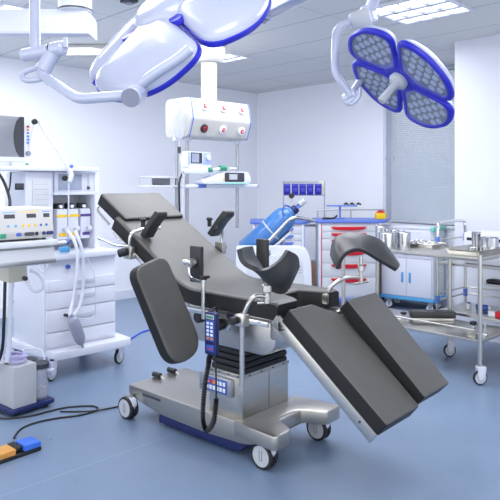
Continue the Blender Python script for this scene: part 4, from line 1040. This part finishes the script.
b = MB(); b.lathe([(0, Lc), (.045, Lc), (.048, Lc+.02), (.04, Lc+.05), (.022, Lc+.055), (.022, Lc+.11), (0, Lc+.11)], NAVY, q, 20); b.cyl(q @ V((0, 0, Lc+.09)), q @ V((.0, 0, Lc+.16)), .03, LGREY, bevel=.006); b.cyl(q @ V((-.07, 0, Lc+.07)), q @ V((.07, 0, Lc+.07)), .018, CARTB)
b.build('valve', gc)
b = MB(); g0 = at(291.5, 205, 6.15)-a; g1 = at(291.5, 197, 6.15)-a; b.cyl(g0, g1, .008, STEEL); b.cyl(g1+V((0, .02, .012)), g1+V((0, -.025, .012)), .027, BLACK, bevel=.005); b.build('gauge', gc)
b = MB(); b.tube([at(290, 207, 6.12)-a, at(285, 205.5, 6.1)-a, at(282.5, 211, 6.08)-a, at(284, 216, 6.08)-a], .009, KEYB); b.build('loop_hose', gc)
b = MB(); Tn = q @ M4.Rotation(-1.9, 4, 'Z'); b.grid([[Tn @ V(((rc_+.002)*math.cos(t), (rc_+.002)*math.sin(t), z)) for z in (Lc-.19, Lc-.15)] for t in [k*.1 for k in range(5)]], RED); b.build('label_sticker', gc)

# ================================================================== WHITE CABINET
WC = V((2.08, 7.02, 0)); wrz = math.radians(-36)
wc = thing('medicine_cabinet', 'white two door medical cabinet with light blue trim on castors under the window', 'cabinet', WC, wrz)
Wd, Dp = .63, .38
b = MB(); b.box((-Wd, 0, .16), (0, Dp, .96), WHITE, .006); b.box((-.002, .01, .17), (.003, Dp-.01, .95), GREENW, .001); b.build('carcass', wc)
b = MB(); b.prism(rounded(rect(-Wd-.02, -.02, .02, Dp+.02), .03), .125, .165, TRIMB, .008); b.build('bumper', wc)
b = MB(); b.prism(rounded(rect(-Wd-.01, -.01, .01, Dp+.01), .02), .955, .98, WHITE, .006); b.build('top', wc)
b = MB(); b.box((-.03, -.015, .93), (.018, Dp+.01, .985), TEAL, .01); b.build('corner_trim', wc)
b = MB(); b.box((-Wd+.015, -.014, .62), (-.015, .002, .93), WHITE, .005); d_ = b.build('drawer', wc)
MB().box((-Wd/2-.035, -.03, .655), (-Wd/2+.035, -.012, .69), TRIMB, .01).build('drawer_handle', d_)
for x0_, x1_, hx_ in ((-Wd+.015, -Wd/2-.002, -Wd/2-.045), (-Wd/2+.002, -.015, -Wd/2+.045)):
    b = MB(); b.box((x0_, -.014, .175), (x1_, .002, .61), WHITE, .005); d_ = b.build('door', wc)
    MB().box((hx_-.012, -.03, .33), (hx_+.012, -.012, .45), TRIMB, .008).build('door_handle', d_)
for x in (-Wd+.07, -.06):
    for y in (.06, Dp-.06): castor(wc, x, y, .05, .13, .4, LGREY, .022, KEYW)

# ================================================================== INSTRUMENT TROLLEY (room frame)
OA = (-2.07, 4.41)
ta = thing('instrument_trolley', 'two tier stainless steel instrument trolley on castors at right', 'trolley', RW(*OA), TH)
TLn, TDp, TZ, LZ = 1.25, .53, .94, .33
b = MB()
for zz in (TZ, LZ):
    b.box((-TLn, 0, zz-.028), (0, TDp, zz), STEEL, .004)
    b.box((-TLn+.01, .01, zz-.006), (-.01, TDp-.01, zz+.001), STEEL, 0)
    T0 = None
b = MB(); b.box((-TLn, 0, TZ-.03), (0, TDp, TZ), STEEL, .005); b.build('top_shelf', ta)
b = MB(); b.box((-TLn, 0, LZ-.028), (0, TDp, LZ), STEEL, .005); b.build('lower_shelf', ta)
for x, y in ((0, 0), (-TLn, 0), (0, TDp), (-TLn, TDp), (-.52, TDp)):
    zt_ = TZ+.02
    b = MB(); b.cyl((x, y, .13), (x, y, zt_), .0165, STEEL); b.build('post', ta)
    castor(ta, x, y, .055, .14, .9, WHITE2, .026)
b = MB(); b.tube([(-TLn, TDp, TZ+.03), (-.55, TDp, TZ+.03)], .006, STEEL, smooth=False)
for x in (-TLn, -.55): b.cyl((x, TDp, TZ-.01), (x, TDp, TZ+.034), .007, STEEL)
b.build('guard_rail', ta)
b = MB(); b.tube([(-.95, .03, LZ+.06), (-.06, .03, LZ+.06)], .008, STEEL, smooth=False)
for x in (-.95, -.06): b.cyl((x, .03, LZ-.01), (x, .03, LZ+.065), .008, STEEL)
b.build('lower_rail', ta)
def TAW(x, y, z): return RW(OA[0]+x, OA[1]+y, z)
def onA(px, py, z=TZ): Y = (H-z)*F/(py-HY); return at(px, py, Y)
# steel jars (grouped)
JS = mat('polished_steel', 'c9cbd0', .16, 1., var=.06, scale=4, stretch=(3, 3, 1))
def jar(px, py, r, h, lb, lid=True):
    p = onA(px, py)
    t = thing('steel_canister', lb, 'canister', p, 0, 'steel canisters on the instrument trolley')
    b = MB(); b.lathe([(0, 0), (r, 0), (r, h*.86), (r*.97, h*.86), (r*.97, .01), (0, .01)], JS, None, 28); b.build('pot', t)
    b = MB(); b.lathe([(0, h*.86), (r*1.04, h*.86), (r*1.04, h*.93), (r*.9, h*.97), (r*.2, h), (0, h)], JS, None, 28); b.sphere((0, 0, h+.008), .01, STEEL); b.build('lid', t)
    return t
jar(387, 247.5, .07, .135, 'widest steel canister in front at the left end of the instrument trolley')
jar(381, 243, .05, .16, 'tallest steel canister at the back left of the instrument trolley')
jar(395, 243.5, .04, .13, 'slim steel canister behind the two wide ones on the instrument trolley')
jar(403.5, 247, .06, .135, 'wide steel canister directly left of the small instrument tray')
def tray(name, lb, cat, poly, h, p, rz, grp=None, m=STEEL):
    t = MB(); o_ = poly; i_ = scale_poly(poly, .93); n = len(o_)
    r = [[(x, y, 0) for x, y in scale_poly(poly, .88)], [(x, y, h) for x, y in o_], [(x*1.03, y*1.03, h) for x, y in o_], [(x, y, h-.004) for x, y in o_], [(x, y, .004) for x, y in scale_poly(poly, .86)]]
    t.grid([q+[q[0]] for q in r], m); t._add([(x, y, .004) for x, y in scale_poly(poly, .86)], [tuple(range(n))], m); t._add(r[0], [tuple(range(n))], m)
    return solo(t, name, lb, cat, p, rz, grp)
pt = onA(427, 247.5)+V((0, .06, 0))
tray('instrument_tray', 'small steel tray holding instruments beside the steel canisters', 'tray', rounded(rect(-.13, -.08, .13, .08), .03), .03, pt, TH)
for i, (dx, dy, lb) in enumerate(((-.07, .0, 'left steel forceps in the small instrument tray'), (-.01, .02, 'middle steel forceps in the small instrument tray'), (.06, -.01, 'right steel forceps in the small instrument tray'))):
    b = MB()
    b.tube([(-.04, -.03, .008), (0, 0, .03), (.05, .02, .012)], .006, JS); b.tube([(-.04, .03, .008), (0, 0, .034), (.05, -.02, .012)], .006, JS)
    b.tube([(-.04+.016*math.cos(k*PI/4), -.03+.016*math.sin(k*PI/4), .012) for k in range(8)], .004, JS, closed=True)
    solo(b, 'forceps', lb, 'instrument', pt+V((dx, dy, .022)), .4*i, 'forceps in the tray')
pl_ = TAW(-.16, .25, TZ)
tray('steel_tray', 'long shallow steel tray at the right end of the instrument trolley', 'tray', rounded(rect(-.145, -.22, .145, .22), .03), .045, pl_, TH)
def beaker(x, y, r0, r1, h, nm, lb, dz=.0):
    p = TAW(x, y, TZ+dz)
    b = MB(); b.lathe([(0, 0), (r0, 0), (r1, h), (r1+.004, h+.003), (r1-.003, h), (r0-.003, .006), (0, .006)], JS, None, 28)
    return solo(b, nm, lb, 'cup', p)
beaker(-.215, .39, .031, .038, .15, 'steel_cup', 'tall flared steel cup standing in the long steel tray', .005)
beaker(-.095, .37, .066, .07, .115, 'steel_bowl', 'round steel basin at the right edge of the long steel tray', .005)
beaker(-.20, .29, .026, .03, .03, 'steel_dish', 'small low steel dish in front of the tall flared cup', .005)
# accessory pad on the lower shelf
ap = thing('table_accessory', 'dark padded table accessory lying on the lower shelf of the instrument trolley', 'accessory', TAW(-.59, .36, LZ), -.06)
b = MB(); b.prism(rounded(rect(-.19, -.06, .19, .06), .03), .022, .08, VINYLD, .018); b.build('pad', ap)
b = MB(); b.box((-.17, -.05, 0), (.17, .05, .024), STEEL, .004); b.build('mount', ap)
b = MB(); b.tube([(-.18, -.03, .012), (-.24, -.06, .03), (-.29, -.04, .015), (-.34, -.05, .02)], .012, CHROME); b.cyl((-.25, -.06, .0), (-.25, -.06, .06), .014, STEEL); b.cyl((-.25, -.06, .058), (-.25, -.06, .078), .026, BLACK, bevel=.005); b.build('clamp', ap)
ac = thing('rail_clamp', 'steel rail clamp with black knob on the right of the lower trolley shelf', 'clamp', TAW(-.12, .14, LZ), TH)
b = MB(); b.box((-.03, -.025, 0), (.03, .025, .05), STEEL, .006); b.cyl((0, 0, .05), (0, 0, .075), .012, CHROME); b.build('block', ac)
b = MB(); b.cyl((0, 0, .072), (0, 0, .10), .026, BLACK, bevel=.006); b.build('knob', ac)
b = MB(); b.cyl((.09, 0, 0), (.09, 0, .09), .008, CHROME); b.cyl((.03, 0, .012), (.11, 0, .012), .008, CHROME); b.build('pin', ac)

# second trolley behind (with blue joints), against the projecting wall
tc_ = thing('dressing_trolley', 'steel dressing trolley with blue corner joints and arched push handle by the right wall', 'trolley', at(437.5, 0, 5.42)*1.0, TH)
tc_.location.z = 0
P2 = toR(at(459, 0, 5.83))-toR(at(437.5, 0, 5.42))
cw = .52; cl = 1.1
for x, y in ((0, 0), (0, cw), (cl, 0), (cl, cw)):
    b = MB(); b.cyl((x, y, .36), (x, y, 1.02), .013, STEEL); po = b.build('post', tc_)
    for zz in (.47, .985):
        MB().cyl((x, y, zz-.035), (x, y, zz+.035), .02, CARTB, bevel=.003).build('joint', po)
for x in (.62, cl-.08):
    for y in (.03, cw-.03):
        b = MB(); b.cyl((x, y, .12), (x, y, .37), .013, STEEL); b.build('leg', tc_); castor(tc_, x, y, .05, .13, .3, LGREY, .024)
b = MB(); b.tube([(0, 0, 1.0), (0, .01, 1.09), (0, .06, 1.14), (0, cw-.06, 1.14), (0, cw-.01, 1.09), (0, cw, 1.0)], .014, CHROME, sub=8); b.build('push_handle', tc_)
for zz in (.38, .66, .80):
    b = MB(); b.box((0 if zz != .66 else .42, 0, zz-.02), (cl, cw, zz), STEEL, .004); b.build('shelf', tc_)
b = MB()
for zz in (.46, .52, .99):
    b.cyl((0, cw, zz), (cl, cw, zz), .007, STEEL); b.cyl((0, 0, zz), (0, cw, zz), .007, STEEL)
b.build('guard_rail', tc_)
o0 = tc_.location.copy()
def TCW(x, y, z): p = RW(x, y, z); return V((p.x+o0.x, p.y+o0.y, z))
b = MB(); b.box((-.25, -.17, 0), (.25, .17, .27), WHITE, .02); b.box((-.255, -.13, .20), (-.248, .13, .225), DGREY, .002)
b.box((-.22, -.173, .20), (.22, -.168, .225), BLACK, .001)
solo(b, 'sterilizer_box', 'white box with dark slot on the dressing trolley behind the steel basin', 'box', TCW(.45, .25, .80), TH)
for o_ in list(bpy.data.objects):
    pass
b = MB(); b.cyl((-.05, 0, .03), (.05, 0, .03), .028, KEYB, bevel=.006); b.cyl((.05, 0, .03), (.07, 0, .03), .018, KEYW)
solo(b, 'tape_roll', 'blue and white roll on the lower shelf of the dressing trolley', 'roll', TCW(.30, .22, .38), TH+.5)
b = MB(); b.cyl((0, 0, 0), (0, 0, .05), .02, KEYW, bevel=.004); b.cyl((0, 0, .05), (0, 0, .062), .014, KEYB)
solo(b, 'small_bottle', 'tiny white and blue bottle on the lower shelf of the dressing trolley', 'bottle', TCW(.18, .22, .38), 0)
b = MB(); b.box((-.09, -.03, 0), (.02, .03, .045), RED, .006); b.box((-.15, -.028, 0), (-.09, .028, .042), KEYW, .006)
solo(b, 'red_package', 'red and white package on the lower dressing trolley shelf at the right edge', 'package', TCW(.57, .1, .38), TH)
b = MB(); b.box((-.1, -.05, 0), (.1, .05, .03), BLACK, .01)
solo(b, 'black_case', 'flat black case on the upper shelf of the dressing trolley', 'case', TCW(.52, .08, .66), TH)

# ================================================================== CAMERA, LIGHT, WORLD
cam = bpy.data.cameras.new('camera'); co = bpy.data.objects.new('camera', cam); COL.objects.link(co)
cam.sensor_width = 36; cam.lens = F/500*36; cam.shift_y = -(250-HY)/500; cam.clip_start = .05
co.location = (0, 0, H); co.rotation_euler = (PI/2, 0, 0); bpy.context.scene.camera = co
def area(name, loc, size, power, col=(1, 1, 1), rot=(0, 0, 0), sy=None):
    l = bpy.data.lights.new(name, 'AREA'); l.energy = power; l.color = col; l.size = size
    if sy: l.shape = 'RECTANGLE'; l.size_y = sy
    o = bpy.data.objects.new(name, l); COL.objects.link(o); o.location = loc; o.rotation_euler = rot; return o
cool = (.93, .95, 1.0)
for i, (d, s) in enumerate(((-2.6, 1.4), (-4.9, 1.2), (-.9, 3.2), (-3.1, 3.0), (-4.6, 3.9), (-.2, .6), (-3.7, 4.9), (-5.4, 2.6))):
    area('ceiling_fill_light', RW(d, s, CZ-.04), 1.2, 31, cool, (0, 0, TH))  # added soft lights under the ceiling, with no fittings of their own
wd = bpy.data.worlds.new('world'); bpy.context.scene.world = wd; wd.use_nodes = True
nt = wd.node_tree; bgd = nt.nodes['Background']
sk = nt.nodes.new('ShaderNodeTexGradient'); tcw = nt.nodes.new('ShaderNodeTexCoord'); rp = nt.nodes.new('ShaderNodeValToRGB'); sp_ = nt.nodes.new('ShaderNodeSeparateXYZ')
nt.links.new(tcw.outputs['Generated'], sp_.inputs[0])
ma = nt.nodes.new('ShaderNodeMath'); ma.operation = 'MULTIPLY_ADD'; ma.inputs[1].default_value = .5; ma.inputs[2].default_value = .5
nt.links.new(sp_.outputs['Z'], ma.inputs[0]); nt.links.new(ma.outputs[0], rp.inputs['Fac'])
rp.color_ramp.elements[0].color = (.86, .88, .92, 1); rp.color_ramp.elements[1].color = (.97, .98, 1, 1)
nt.links.new(rp.outputs['Color'], bgd.inputs['Color']); bgd.inputs['Strength'].default_value = 2.35
vs = bpy.context.scene.view_settings
vs.view_transform = 'Standard'; vs.look = 'None'; vs.exposure = 0.; vs.gamma = 1.
